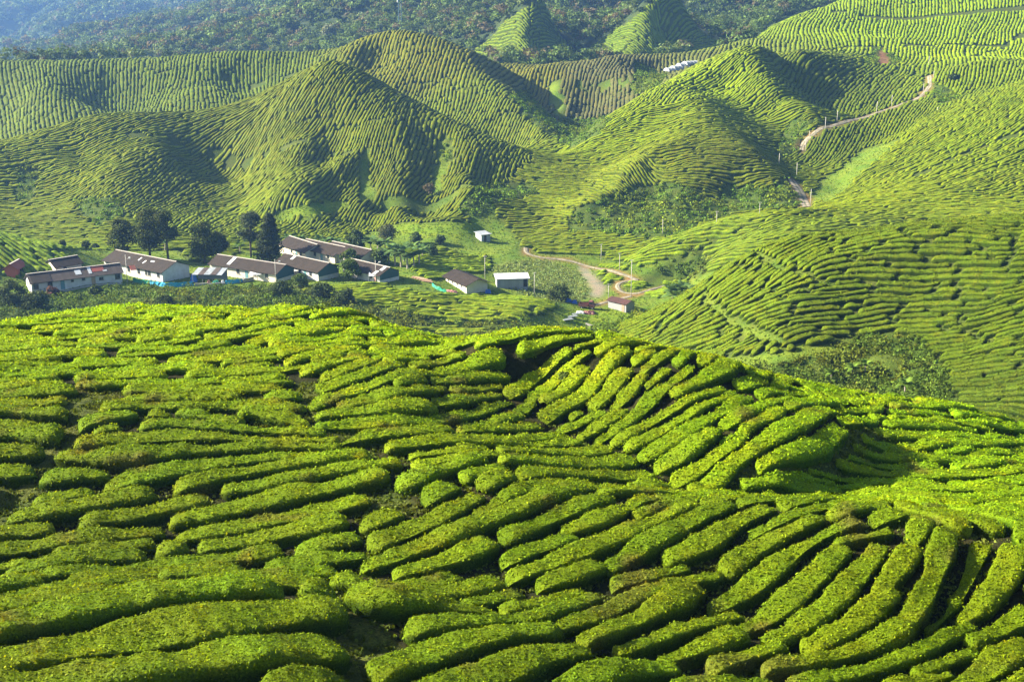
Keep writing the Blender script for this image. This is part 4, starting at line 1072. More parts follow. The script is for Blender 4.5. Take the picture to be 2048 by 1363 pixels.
# ------------------------------------------------------------------ village
def house(A, B, C, wall_h, rise, mats, windows=(), doors=(), over=.45, W=None, L=None, label='', cat='house', name='long_house', base_drop=0.0,
          sheets=(), gable_mat=None, ridge=True, plinth=None, gwin=(), chim=None, group=None, zoff=0, gable_doors=(), mono=False, over_end=.35):
    """A: pixel of the ground corner between the long wall and the gable seen; B: other end of the long wall; C: other end of the gable"""
    x, y = hit(A[0], A[1], 0, 262, 400) if len(A) == 2 else hit(A[0], A[1], 0, A[2], A[3])
    z = float(gz(x, y))+zoff; x, y, _ = on_plane(A[0], A[1], z)
    bx, by, _ = on_plane(B[0], B[1], z); cx_, cy_, _ = on_plane(C[0], C[1], z)
    ex = np.array([bx-x, by-y]); Lc = np.linalg.norm(ex); ex /= Lc; L = L or Lc
    cv_ = np.array([cx_-x, cy_-y]); sgn = 1 if ex[0]*cv_[1]-ex[1]*cv_[0] > 0 else -1
    ey = np.array([-ex[1], ex[0]])*sgn
    if W is None:
        # the gable's true width: where the ray through C meets the gable's line (in plan), kept within reason
        W = float(np.clip(np.dot(cv_, ey), 3.2, 9))
    rz = math.atan2(ex[1], ex[0]); o = empty(name, (x, y, z), rz, label=label, cat=cat, group=group)
    s = sgn     # local: +x along the long wall, +y*s across
    Y0, Y1 = (0, W*s)
    wm, rm = mats
    b_ = MB(); zb = -1.2
    def wallprism(mat, nm='wall'):
        mb = MB()
        ridge_z = wall_h+rise
        if mono: poly = [(0, 0, zb), (0, W*s, zb), (0, W*s, wall_h+rise), (0, 0, wall_h)]
        else: poly = [(0, 0, zb), (0, W*s, zb), (0, W*s, wall_h), (0, W*s/2, ridge_z), (0, 0, wall_h)]
        mb.prism(poly, (L, 0, 0)); return mb.build(nm, mat, o)
    wallprism(wm)
    if gable_mat:
        for gx in (-.04, L):
            mb = MB(); g0 = plinth or 0
            mb.prism([(gx, .0, g0), (gx, W*s, g0), (gx, W*s, wall_h), (gx, W*s/2, wall_h+rise), (gx, 0, wall_h)], (.04, 0, 0)); mb.build('gable_boards', gable_mat, o)
    th = .09
    def slope(sy0, sz0, sy1, sz1):
        mb = MB()
        mb.prism([(-over_end, sy0, sz0), (-over_end, sy1, sz1), (-over_end, sy1, sz1+th), (-over_end, sy0, sz0+th)], (L+2*over_end, 0, 0)); return mb
    if mono:
        k_ = rise/W; mb = slope(-over*s, wall_h-over*k_+.02, (W+over)*s, wall_h+rise+over*k_+.02); rf = mb.build('roof', rm, o)
    else:
        k_ = rise/(W/2); a = slope(-over*s, wall_h-over*k_+.02, W*s/2, wall_h+rise+.02); c_ = slope((W+over)*s, wall_h-over*k_+.02, W*s/2, wall_h+rise+.02)
        a.add(c_.v, c_.f); rf = a.build('roof', rm, o)
        if ridge:
            mb = MB(); mb.box(-over_end-.02, L+over_end+.02, W*s/2-.16, W*s/2+.16, wall_h+rise+.09, wall_h+rise+.16); mb.build('ridge_cap', M_ridge, rf)
    for x0, x1, t0, t1, mt in sheets:      # odd replaced sheets on the near slope; t: 0 at the eave, 1 at the ridge
        mb = MB(); H_ = W/2 if not mono else W
        y0_, y1_ = -over+t0*(H_+over), -over+t1*(H_+over); z0_, z1_ = wall_h+y0_*k_+.02+th+.012, wall_h+y1_*k_+.02+th+.012
        mb.prism([(x0, y0_*s, z0_), (x0, y1_*s, z1_), (x0, y1_*s, z1_+.02), (x0, y0_*s, z0_+.02)], (x1-x0, 0, 0)); mb.build('roof_sheet', mt, rf)
    def opening(nm, x0, w, z0, h, mt, face='long'):
        mb = MB(); pb = MB(); d = .05
        if face == 'long':
            mb.box(x0, x0+w, min(0, -d*s), max(0, -d*s), z0, z0+h)
            f = mb.build(nm, mt, o)
            if nm == 'window':
                n_ = 2 if w > .7 else 1
                for i in range(n_):
                    pw = (w-.1*(n_+1))/n_; px0 = x0+.1+i*(pw+.1)
                    pb.box(px0, px0+pw, min(-d*s, -(d+.012)*s), max(-d*s, -(d+.012)*s), z0+.1, z0+h-.1)
                pb.build('pane', M_glass, f)
                q = MB(); q.box(x0-.08, x0+w+.08, min(0, -.14*s), max(0, -.14*s), z0-.08, z0-.01); q.build('sill', M_ridge, f)
            else:
                pb.box(x0+w*.78, x0+w*.9, min(-d*s, -(d+.05)*s), max(-d*s, -(d+.05)*s), z0+h*.45, z0+h*.5); pb.build('handle', M_win, f)
        else:
            gx = -.05 if gable_mat else 0
            mb.box(gx-d, gx, min(x0*s, (x0+w)*s), max(x0*s, (x0+w)*s), z0, z0+h); f = mb.build(nm, mt, o)
            if nm == 'window':
                pb.box(gx-d-.012, gx-d, min((x0+.1)*s, (x0+w-.1)*s), max((x0+.1)*s, (x0+w-.1)*s), z0+.1, z0+h-.1); pb.build('pane', M_glass, f)
    for x0, w, z0, h in windows: opening('window', x0*L, w, z0, h, M_win)
    for x0, w, h, mt in doors: opening('door', x0*L, w, .02, h, mt)
    for x0, w, z0, h, mt in gwin: opening('window', x0*W, w, z0, h, mt, 'gable')
    return o, L, W, s
# white house at the left with patched roof
house((64,586), (245,563), (38,566), 2.25, 1.3, (M_wall, M_roofb), label='long white house with patched rusty roof above the dark bank', W=4.6,
      windows=((.02,1.1,.7,1.1),(.175,1.0,.8,1.1),(.43,.6,1.3,.55),(.55,.7,1.3,.6),(.74,.95,.9,.7),(.92,1.15,.7,1.2)),
      doors=((.315,.85,1.85,M_door),(.655,.85,1.9,M_doorb)), gwin=((.2,.6,.8,1.1,M_teal),(.6,.6,.8,1.1,M_teal)),
      sheets=((9.4,10.7,.35,.8,M_sky),(12.2,12.9,.3,.98,M_sky),(13.0,15.6,.42,.95,M_rust),(15.2,16.1,.36,.5,M_sky),(21.0,22.2,.1,.6,M_rust),(0.2,4.2,.03,.93,M_roof)), over=.5, zoff=.25)
house((326,564), (236,545), (374,558), 2.3, 1.5, (M_wall, M_roof), label='long white house with plain dark roof behind the blue netting', W=7.6, L=19.5,
      windows=((.05,.8,.9,1.0),(.2,.9,.8,1.1),(.26,.6,.8,1.1),(.38,.8,.8,1.1),(.55,.8,.8,1.1),(.72,.8,.8,1.1)), sheets=((5.2,6.3,.62,.72,M_sky),(9.8,10.1,.55,.8,M_cloth),(7.6,7.9,.4,.65,M_cloth)), over=.55, ridge=True)
house((553,566), (441,548), (589,562), 2.1, 1.35, (M_cream, M_roof), label='teal gabled long house with cluttered lean-to along its front wall', W=6.0, L=19, gable_mat=M_teal, plinth=.75,
      windows=((.12,.8,.8,1.0),(.3,.8,.8,1.0),(.55,.8,.8,1.0)), doors=((.42,.8,1.8,M_door),(.75,.8,1.8,M_doorb)), sheets=((13.5,14.4,.25,.95,M_sky),),over=.5)
house((637,562), (590,551), (667,558), 2.1, 1.4, (M_wall, M_roof), label='middle teal gabled long house with white lower wall', W=6.0, L=14, gable_mat=M_teal, plinth=.9,
      windows=((.15,.8,.8,1.0),(.4,.8,.8,1.0)), doors=((.28,.8,1.8,M_door),), sheets=((10.2,11.0,.6,.95,M_sky),), over=.5)
house((760,567), (715,556), (801,565), 1.9, 1.15, (M_wall, M_roof), label='low teal gabled house with two pale roof sheets beside the log pile', W=5.6, L=12, gable_mat=M_teal, plinth=.7,
      windows=((.2,.8,.7,.9),(.5,.8,.7,.9)), doors=((.08,.8,1.7,M_pink),), sheets=((1.2,2.1,.05,.45,M_sky),(.6,1.5,.55,.97,M_sky)), over=.6)
# three stepped roofs at the back
for i, (A_, B_, C_, lab) in enumerate([((612,521), (585,512), (660,508), 'furthest back long dark roofed house, behind the tall dark conifer'),
                                       ((670,527), (625,517), (705,512), 'long dark roofed house in the middle of the back row'),
                                       ((722,533), (675,522), (748,527), 'long dark roofed house at the end of the back row by the bananas')]):
    house(A_+(290, 345), B_, C_, 2.1, 1.3, (M_cream, M_roof), label=lab, W=6.2, L=13 if i else 12, windows=((.15,.8,.8,1.0),(.5,.8,.8,1.0)), doors=((.32,.8,1.8,M_door),), over=.6)
house((933,587), (895,570), (969,584), 2.0, 1.0, (M_cream, M_roof), label='small white house with dark overhanging roof on the tea terrace', W=5.2, L=9.4, name='small_house',
      windows=((.2,.5,.9,.8),(.42,.5,.9,.8),(.65,.4,.9,.8),(.85,.4,.9,.8)), over=.7, over_end=.8, ridge=False)
house((994,575), (1062,573), (987,566), 1.9, .35, (M_zinc, M_sky), label='long grey sheet metal shed with a nearly flat white roof', cat='shed', name='metal_shed', W=3.2, L=6.9, mono=True, over=.3, ridge=False,
      doors=((.85,.8,1.7,M_tyre),))
house((963,483,345,400), (979,481), (943,477), 1.7, .2, (M_zinc, M_zinc), label='small grey hut standing at the foot of the tea hill', cat='hut', name='field_hut', W=3.2, L=2.6, mono=True, over=.3, ridge=False,
      doors=((.3,.7,1.5,M_tyre),))
house((1252,625), (1210,615), (1278,622), 1.9, .5, (M_wood, M_redr), label='weathered plank shed with dark rusty roof above the grass terraces', cat='shed', name='plank_shed', W=2.8, L=5.0, over=.35, over_end=.3, ridge=False,
      doors=((.1,.7,1.6,M_log),))
house((36,556), (50,548), (15,552), 2.1, .9, (M_redh, M_redh), label='little red roofed house at the edge beneath the dark slope', name='small_house', W=2.8, L=4.2, ridge=True, windows=((.3,.7,.9,.8),), over=.4)
house((112,549), (158,541), (92,543), 1.7, 1.1, (M_cream, M_roof), label='low dark roofed house hiding behind the patched white house', name='small_house', W=4.6, L=6.0, ridge=True, windows=((.3,.7,.9,.7),), over=.5)

def netting(pts, h, mat, label, posts=True, nm='netting_fence', ymin=265, ymax=330):
    w_ = [hit(px, py, 0, ymin, ymax) for px, py in pts]; x0, y0 = w_[0]; z0 = float(gz(x0, y0)); o = empty(nm, (x0, y0, z0), label=label, cat='fence')
    P = []
    for a, b_ in zip(w_[:-1], w_[1:]):
        n = max(2, int(math.dist(a, b_)/.5)); P += [(a[0]+(b_[0]-a[0])*i/n, a[1]+(b_[1]-a[1])*i/n) for i in range(n)]
    P.append(w_[-1]); mb = MB(); r = random.Random(len(P)); n = len(P); vs = []
    for i, (x, y) in enumerate(P):
        g = float(gz(x, y))-z0; jx = r.uniform(-.05, .05); hh = h*r.uniform(.82, 1.05)
        for dz, dy in ((-.1, 0), (hh*.5, r.uniform(-.08, .08)), (hh, r.uniform(-.12, .05))):
            vs.append((x-x0+jx, y-y0+dy, g+dz)); vs.append((x-x0+jx, y-y0+dy+.03, g+dz))
    f = []
    for i in range(n-1):
        a = i*6; b_ = a+6
        for k in (0, 2):
            f += [(a+k, b_+k, b_+k+2, a+k+2), (a+k+1, a+k+3, b_+k+3, b_+k+1)]
        f.append((a+4, b_+4, b_+5, a+5))
    mb.add(vs, f); mb.build('net', mat, o)
    if posts:
        for i in range(0, n, 4):
            x, y = P[i]; g = float(gz(x, y))-z0; q = MB(); q.tube([(x-x0, y-y0+.06, g-.3), (x-x0, y-y0+.06, g+h*1.15)], [.035, .03], 5); q.build('post', M_wood, o)
    return o
netting([(300,569),(316,572),(332,574),(352,574),(388,572)], 1.05, M_blue, 'bright blue netting fence round the corner of the white house')
netting([(266,563),(285,567),(300,569)], .95, M_green, 'green end of the netting fence beside the lamp pole')
netting([(451,568),(470,567),(487,564)], .95, M_blue, 'short blue netting fence in front of the junk shelter')
netting([(864,572),(872,578),(884,583),(893,586)], .8, M_green, 'green netting round the yard of the terrace house')
def wall(pts, h, label, mat=M_stone, t=.25, ymin=265, ymax=330, nm='low_wall'):
    w_ = [hit(px, py, 0, ymin, ymax) for px, py in pts]; x0, y0 = w_[0]; z0 = float(gz(x0, y0)); mb = MB(); r = random.Random(int(pts[0][0]))
    for a, b_ in zip(w_[:-1], w_[1:]):
        L_ = math.dist(a, b_); n = max(1, int(L_/.8)); ux, uy = (b_[0]-a[0])/L_, (b_[1]-a[1])/L_
        for i in range(n):
            p0 = (a[0]+ux*L_*i/n, a[1]+uy*L_*i/n); p1 = (a[0]+ux*L_*(i+1)/n, a[1]+uy*L_*(i+1)/n); g0 = float(gz(*p0))-z0; g1 = float(gz(*p1))-z0; hh = h*r.uniform(.85, 1.1); tt = t*r.uniform(.9, 1.1)
            mb.prism([(p0[0]-x0, p0[1]-y0, g0-.4), (p1[0]-x0, p1[1]-y0, g1-.4), (p1[0]-x0, p1[1]-y0, g1+hh), (p0[0]-x0, p0[1]-y0, g0+hh)], (-uy*tt, ux*tt, 0))
    o = mb.build(nm, mat, None, (x0, y0, z0)); tag(o, label, 'wall'); return o
wall([(390,573),(450,571)], .7, 'low grey board fence in front of the junk shelter', M_wood)
wall([(487,565),(508,561)], .8, 'low grey wall beside the teal long house')
wall([(64,590),(140,581),(245,568)], .18, 'pale concrete apron edge under the long white house', M_stone, .7)
wall([(1160,664),(1188,654),(1172,648)], .35, 'pale stone edge of the lowest grass terrace')
wall([(1282,662),(1306,660)], .35, 'short pale kerb on the terrace under the tea slope')

# open shelter full of junk between the houses
def shelter(px, py, w, d, h, label, rmat, items, seed, rz=0):
    x, y = hit(px, py, 0, 270, 330); z = float(gz(x, y)); o = empty('junk_shelter', (x, y, z), rz, label=label, cat='shelter'); r = random.Random(seed)
    for i in range(4):
        for sy in (0, d):
            q = MB(); q.tube([(w*i/3, sy, -.3), (w*i/3, sy, h+(.35 if sy else 0))], [.06, .05], 6); q.build('post', M_wood, o)
    n = int(w/1.1)
    for i in range(n):
        q = MB(); x0 = w*i/n; z0 = h+r.uniform(-.05, .12); q.prism([(x0, -.5, z0), (x0, d+.4, z0+.42), (x0, d+.4, z0+.46), (x0, -.5, z0+.04)], (w/n*1.08, 0, 0)); q.build('roof_sheet', r.choice(rmat), o)
    q = MB(); q.box(0, w, d-.05, d, 0, h+.2); q.build('back_wall', M_wood, o)
    return o
shelter(386, 566, 6.5, 4.0, 2.0, 'open junk shelter of loose grey sheets behind the white house', [M_zinc, M_zinc, M_wood, M_roofb], None, 3, -.08)
shelter(500, 562, 5.0, 2.2, 1.5, 'patched lean-to of pink and white sheets before the teal house', [M_redr, M_sky, M_cloth, M_roofb], None, 9, .10)
shelter(738, 566, 2.4, 1.6, 1.6, 'little blue roofed lean-to against the low teal house', [M_bluet, M_sky], None, 11, .05)

def thing_box(nm, px, py, boxes, mat, label, cat, ymin=265, ymax=330, rz=0):
    x, y = hit(px, py, 0, ymin, ymax); mb = MB()
    for b_ in boxes: mb.box(*b_)
    o = mb.build(nm, mat, None, (x, y, float(gz(x, y))), rz); tag(o, label, cat); return o
def drape(nm, px, py, w, d, h, mat, label, cat, seed, ymin=265, ymax=330, rz=0):
    """crumpled sheet or heap: a bumpy mound with real thickness down to the ground"""
    x, y = hit(px, py, 0, ymin, ymax); z = float(gz(x, y)); n = 12; r = random.Random(seed); vs = []; f = []
    for i in range(n+1):
        for j in range(n+1):
            u, v_ = i/n*2-1, j/n*2-1; e = max(0, 1-max(abs(u), abs(v_))**4)
            vs.append((u*w/2, v_*d/2, -.25+(h+.25)*e*(.65+.5*r.random())))
    for i in range(n):
        for j in range(n): a = i*(n+1)+j; f.append((a, a+n+1, a+n+2, a+1))
    mb = MB(); mb.add(vs, f); o = mb.build(nm, mat, None, (x, y, z), rz); tag(o, label, cat); return o
drape('tarpaulin', 1137, 603, 1.6, 1.4, .75, M_bluet, 'blue tarpaulin heap nearest the tea terrace', 'tarpaulin', 1)
drape('tarpaulin', 1149, 606, 1.3, 1.2, .7, M_bluet, 'smaller blue tarpaulin heap beside the wrecked truck', 'tarpaulin', 2)
drape('tarpaulin', 388, 563, 1.6, .8, 1.7, M_bluet, 'blue tarpaulin hung at the white house end by the shelter', 'tarpaulin', 3)
drape('tarpaulin', 976, 585, 1.4, 1.0, .7, M_bluet, 'blue tarpaulin beside the small terrace house', 'tarpaulin', 4)
drape('washing', 432, 569, 1.8, .7, .9, M_green, 'green and white washing spread over the board fence', 'washing', 5)
drape('washing', 418, 568, .9, .5, .9, M_pink, 'red washing hung beside the junk shelter', 'washing', 6)
drape('washing', 446, 568, .9, .5, .9, M_cloth, 'white washing hung at the end of the board fence', 'washing', 8)
drape('rubbish_heap', 900, 583, 3.2, 1.6, .35, M_pink, 'pale reddish rubbish strewn along the terrace house', 'rubbish', 7)
drape('rubbish_heap', 1178, 626, 3.0, 2.4, .5, M_truck, 'dark heap of scrap below the wrecked truck', 'rubbish', 10)
drape('rubbish_heap', 1160, 626, 2.0, 1.2, .45, M_cloth, 'pale heap of scrap beside the fallen roofing sheets', 'rubbish', 12)
for k_, (px, py, lab) in enumerate([(1128,640,'grey roofing sheet lying lowest on the grass slope'), (1138,634,'grey roofing sheet lying second up the grass slope'), (1147,629,'grey roofing sheet lying closest to the scrap heap')]):
    thing_box('roofing_sheet', px, py, [(-.2, 2.0, -.5+.1*k_, .5, .05, .14), (-.2, 2.0, -.1, .1, .14, .2)], M_zinc, lab, 'roofing sheet', rz=.5)
# logs
x, y = hit(823, 556, 0, 270, 320); z = float(gz(x, y)); rr = random.Random(4)
for k_ in range(9):
    mb = MB(); l_ = rr.uniform(2.2, 3.0); dx = k_*.33; zz = .15+(.25 if k_ % 2 else 0)
    mb.tube([(0, 0, zz), (l_*.9, l_*.42, zz+.02)], [.14, .12], 7)
    xx, yy_ = x+dx*.9, y-dx*.8
    o = mb.build('log', M_log, None, (xx, yy_, float(gz(xx, yy_))), rz=-.9); tag(o, f'{ORD[k_] if k_ else "first"} cut log from the teal house end of the timber row', 'log', 'cut logs beside the low teal house')
# wrecked truck
x, y = hit(1180, 617, 0, 270, 320); z = float(gz(x, y))
tr_ = empty('wrecked_truck', (x, y, z), 2.9, label='rusted out dark red truck among the scrap by the plank shed', cat='truck')
mb = MB(); mb.prism([(-1.0, -.75, .45), (.2, -.75, .45), (.2, -.75, 1.75), (-.55, -.75, 1.75), (-.75, -.75, 1.15), (-1.0, -.75, 1.05)], (0, 1.5, 0)); mb.build('cab', M_truck, tr_)
mb = MB(); mb.box(-.62, .12, -.765, -.755, 1.2, 1.62); mb.box(-.62, .12, .755, .765, 1.2, 1.62); mb.build('window', M_glass, tr_)
mb = MB(); mb.box(.3, 2.4, -.8, .8, .55, .68); mb.box(.3, 2.4, -.8, -.74, .68, 1.15); mb.box(.3, 2.4, .74, .8, .68, 1.15); mb.box(2.34, 2.4, -.74, .74, .68, 1.15); mb.box(.3, .36, -.74, .74, .68, 1.15); mb.build('load_bed', M_truck, tr_)
for wx in (-.6, 1.7):
    for wy_ in (-.8, .65):
        mb = MB(); mb.tube([(wx, wy_, .33), (wx, wy_+.15, .33)], [.33, .33], 14); wo = mb.build('wheel', M_tyre, tr_); mb = MB(); mb.tube([(wx, wy_-.01, .33), (wx, wy_+.16, .33)], [.15, .15], 10); mb.build('rim', M_zinc, wo)

# ------------------------------------------------------------------ poles
POLES = [ # base pixel, top pixel y, distance range, label, lamp?
 (1069,590,543,262,320,'thin grey pole between the tea terrace and the reed field',0),(970,560,510,280,340,'thin grey pole behind the small terrace house',0),
 (1262,595,517,270,330,'tall pole at the bend of the dirt track',0),(1239,541,505,285,350,'pole at the top of the looping track',0),(1202,521,487,300,350,'pole beside the dry stream bed',0),
 (1217,598,566,270,330,'pole behind the plank shed',0),(1325,470,437,318,350,'pole at the foot of the scrubby cliff',0),(1433,448,422,310,345,'pole on the low ridge before the dark cliff',0),
 (1519,429,404,310,345,'pole on the crest of the low ridge, under the road',0),(1558,330,307,380,430,'pole at the lower end of the hill road',0),(1593,352,326,370,420,'pole just above the short piece of road',0),
 (1621,409,378,355,400,'pole at the foot of the short piece of road',0),(1611,302,275,395,440,'pole at the sharp bend of the hill road',0),(1619,272,262,410,450,'small pole above the sharp bend of the hill road',0),
 (1650,262,235,415,460,'pole where the hill road straightens',0),(1674,243,222,420,470,'pole on the upper side of the straight road',0),(1753,230,204,430,480,'first pole of the pair halfway up the hill road',0),
 (1783,214,191,440,490,'second pole of the pair halfway up the hill road',0),(1846,192,168,450,510,'pole below the bend near the road summit',0),(1857,133,113,490,560,'pole on the skyline above the road summit',0),
 (1867,157,142,480,540,'short pole beside the road summit',0),(1875,222,215,410,460,'short white post at the edge of the broad tea slope',0),
 (255,566,508,270,300,'lamp pole between the two white houses',1),(552,567,517,270,300,'lamp pole before the first teal gable',1),(752,568,519,270,300,'lamp pole before the low teal house',1)]
for px, py, ty, y0, y1, lab, lamp in POLES:
    x, y = hit(px, py, 0, y0, y1); z = float(gz(x, y)); h = (py-ty)/F*y*1.03
    o = empty('utility_pole', (x, y, z), rng.uniform(-.5, .5), label=lab, cat='pole', group='poles carrying the valley power line')
    r0 = .08 if y < 350 else .10
    mb = MB(); mb.tube([(0, 0, -.6), (rng.uniform(-.05, .05), 0, h*.5), (0, 0, h)], [r0, r0*.85, r0*.7], 8); mb.build('shaft', M_pole, o, smooth=True)
    if lamp:
        mb = MB(); mb.tube([(0, 0, h*.72), (.35, 0, h*.86), (.85, 0, h*.9)], [.035, .03, .03], 6); a = mb.build('lamp_arm', M_pole, o)
        mb = MB(); mb.box(.75, 1.15, -.09, .09, h*.885, h*.93); mb.build('lamp', M_cloth, a)
    elif h > 2.5 and y < 345:
        mb = MB(); mb.box(-.3, .3, -.035, .035, h-.26, h-.19); c_ = mb.build('crossarm', M_wood, o)
        mb = MB()
        for xx in (-.3, 0, .3): mb.tube([(xx, 0, h-.18), (xx, 0, h-.02)], [.035, .03], 6)
        mb.build('insulator', M_cloth, c_)

# ------------------------------------------------------------------ trees
def limb_tree(px, py, top, width, label, crown='broad', y0=262, y1=400, tint=(.055, .075, .016), seed=1, n=2600, leaf=.32, bare=.22, cat='tree', nm='tree', bark=M_bark, group=None, gap=0):
    x, y = hit(px, py, 0, y0, y1); z = float(gz(x, y)); H = (py-top)/F*y*1.02; Wd = width*1.35/F*y; r = random.Random(seed); nr = np.random.default_rng(seed)
    o = empty(nm, (x, y, z), 0, label=label, cat=cat, group=group)
    mb = MB(); lean = r.uniform(-.04, .04)*H
    tp = [(0, 0, -.5), (lean*.3, 0, H*.25), (lean*.7, .1, H*.6), (lean, 0, H*.93)]; R0 = max(.09, .022*H)
    mb.tube(tp, [R0*1.2, R0, R0*.6, R0*.15], 8)
    cs, rd = [], []
    if crown == 'broad':
        k = 34
        for i in range(k):
            t = r.uniform(0, 1); hz_ = H*(bare+(1-bare)*(.1+.82*t)); prof = math.sin(math.pi*(.18+.74*t))**.7
            a = r.uniform(0, 2*math.pi); q = r.uniform(.25, 1)*Wd/2*prof*.72
            c_ = (lean*t+q*math.cos(a), q*math.sin(a), hz_); cs.append(c_); rd.append(Wd*r.uniform(.15, .25)*(.6+.5*prof))
            if i % 2 == 0: mb.tube([(lean*t*.8, 0, hz_-q*.7), (c_[0]*.6, c_[1]*.6, hz_-q*.2), c_], [R0*.35, R0*.2, R0*.06], 5)
    elif crown == 'conifer':
        k = 34
        for i in range(k):
            t = (i+.5)/k; hz_ = H*(bare+(1-bare)*.97*t); prof = (1-t)**.75*.95+.05
            a = i*2.4; q = Wd/2*prof*r.uniform(.45, .95)
            c_ = (lean*t+q*math.cos(a)*.75, q*math.sin(a)*.75, hz_-q*.12); cs.append(c_); rd.append(Wd*(.10+.18*prof))
            mb.tube([(lean*t, 0, hz_), c_], [R0*.22, R0*.05], 4)
    elif crown == 'umbrella':
        for i in range(9):
            a = i*2.4; q = Wd/2*r.uniform(.2, .85); c_ = (q*math.cos(a), q*math.sin(a), H*r.uniform(.8, .97)); cs.append(c_); rd.append(Wd*r.uniform(.12, .2))
            mb.tube([(0, 0, H*.6), (c_[0]*.5, c_[1]*.5, H*.75), c_], [R0*.4, R0*.25, R0*.08], 5)
    mb.build('trunk', bark, o, smooth=True)
    cs = np.array(cs); rd = np.array(rd); per = max(8, int(n*2.6)//len(cs)); leaf = leaf*1.2
    ti = np.array(tint)*nr.uniform(.75, 1.3, (len(cs), 1))
    V, Q, T = cloud(cs, rd, per, leaf, ti, seed, flat=.85 if crown != 'umbrella' else .45, shell=.35, jit=.4)
    link('crown', raw_mesh('crown', V, Q, M_tree, T, False), o)
    return o
limb_tree(248,512,434,52,'dark broad tree leftmost in the row behind the houses, close to the tea slope',seed=1,n=3000,bare=.1)
limb_tree(300,518,416,62,'tallest broad dark tree, twin to the bare-stemmed one, behind the white house',seed=2,n=3600,bare=.12)
limb_tree(337,524,420,48,'dark tree with a bare lower stem behind the white house roof',seed=3,n=2600,bare=.42)
limb_tree(410,526,444,66,'wide dark round tree standing between two houses',seed=4,n=3800,bare=.06)
limb_tree(440,520,458,40,'dark tree leaning against the wide round tree',seed=14,n=2000,bare=.15)
limb_tree(502,514,424,48,'slim grey-green tree with a bare stem behind the teal house',seed=5,n=2400,bare=.3,tint=(.05,.07,.035))
limb_tree(540,524,424,50,'tall dark cone shaped conifer behind the teal house',crown='conifer',seed=6,n=3600,bare=.05,tint=(.036,.052,.02))
limb_tree(528,522,470,30,'small dark tree under the cone shaped conifer',seed=16,n=1400,bare=.1)
limb_tree(714,505,458,34,'round green tree behind the banana clump',seed=7,n=1600,bare=.1,tint=(.055,.085,.03),y1=360)
limb_tree(777,500,448,40,'thin grey leaved tree standing over the banana clump',seed=8,n=1300,bare=.25,tint=(.08,.095,.05),y1=360,leaf=.26)
limb_tree(832,488,465,22,'small round tree beside the bright field',seed=9,n=700,bare=.1,tint=(.06,.09,.03),y1=380)
limb_tree(880,488,470,20,'little dark tree on the stream bank near the hut',seed=10,n=700,bare=.1,tint=(.06,.09,.03),y1=380)
limb_tree(700,560,520,44,'bushy bright green tree between the two teal houses',seed=11,n=2000,bare=.05,tint=(.09,.14,.025))
limb_tree(600,575,548,30,'bushy green tree before the middle teal gabled house',seed=31,n=1200,leaf=.28,bare=.05,tint=(.08,.12,.025))
limb_tree(700,533,500,34,'leafy green tree between the back row and the low teal house',seed=32,n=1400,bare=.08,tint=(.07,.11,.025))
limb_tree(762,530,498,30,'rounded leafy tree at the rear corner of the low teal house',seed=33,n=1200,bare=.08,tint=(.075,.115,.03))
limb_tree(862,512,490,24,'small leafy tree beyond the big banana clump',seed=34,n=900,bare=.08,tint=(.07,.11,.03))
limb_tree(172,500,482,16,'small dark bushy tree in the meadow behind the red house',seed=12,n=600,bare=.15,y1=345)
limb_tree(125,495,480,12,'smallest dark tree in the meadow, next to the tea slope',seed=13,n=400,bare=.15,y1=345)
limb_tree(190,498,488,14,'low round bush in the meadow behind the red house',seed=17,n=400,bare=.02,y1=345,tint=(.06,.09,.03))
limb_tree(858,390,368,24,'bare pale tree at the foot of the grassy gully',seed=18,n=260,bare=.3,tint=(.12,.10,.06),y0=350,y1=420,bark=M_palebark)
limb_tree(1080,133,110,22,'lone flat topped tree between the two pointed hills',crown='umbrella',seed=19,n=420,leaf=.7,y0=600,y1=760,tint=(.13,.12,.05),bark=M_palebark)
limb_tree(1178,60,20,26,'pale flat topped tree rising from the dark jungle',crown='umbrella',seed=20,n=420,leaf=.8,y0=730,y1=900,tint=(.16,.14,.09),bark=M_palebark)
limb_tree(1140,26,-14,22,'pale trunked tree above the first pointed hill',crown='umbrella',seed=21,n=400,leaf=.8,y0=760,y1=980,tint=(.13,.13,.07),bark=M_palebark)
limb_tree(895,82,58,18,'slender pale trunked tree just behind the rounded hilltop',crown='umbrella',seed=22,n=300,leaf=.8,y0=700,y1=860,tint=(.10,.12,.05),bark=M_palebark)
limb_tree(660,92,52,30,'pale jungle tree behind the dip of the far ridge',seed=23,n=600,leaf=1.0,y0=700,y1=880,tint=(.15,.17,.10),bark=M_palebark)
limb_tree(1905,160,150,20,'dark bush on the flank of the small knoll',seed=24,n=500,leaf=.5,y0=470,y1=520,tint=(.045,.07,.025),bare=.02)
limb_tree(1130,768,744,26,'small lone bush on the shaded wall of the bowl',seed=25,n=420,leaf=.10,y0=58,y1=70,tint=(.10,.14,.03),bare=.35)
for k_, (px, py, tp_, wd, lab) in enumerate([(20,612,560,60,'tallest dark shrub on the bank below the little red house'),(75,620,585,46,'olive shrub on the bank under the white gable'),(192,590,572,26,'dark shrub before the tan door of the white house'),
     (105,596,574,24,'reddish shrub growing against the white house wall'),(560,592,566,50,'wide green shrub on the bank under the teal gable'),(640,596,570,52,'wide green shrub at the start of the tea terrace'),
     (690,606,578,40,'dark green shrub on the terrace corner'),(1120,600,572,46,'loose olive shrub beside the blue tarpaulins'),(330,610,592,30,'low olive shrub on the bank under the blue netting')]):
    limb_tree(px,py,tp_,wd,lab,seed=40+k_,n=1500,leaf=.3,bare=.0,cat='shrub',nm='shrub',tint=((.06,.085,.025) if k_ != 3 else (.12,.06,.05)),y0=248,y1=300)

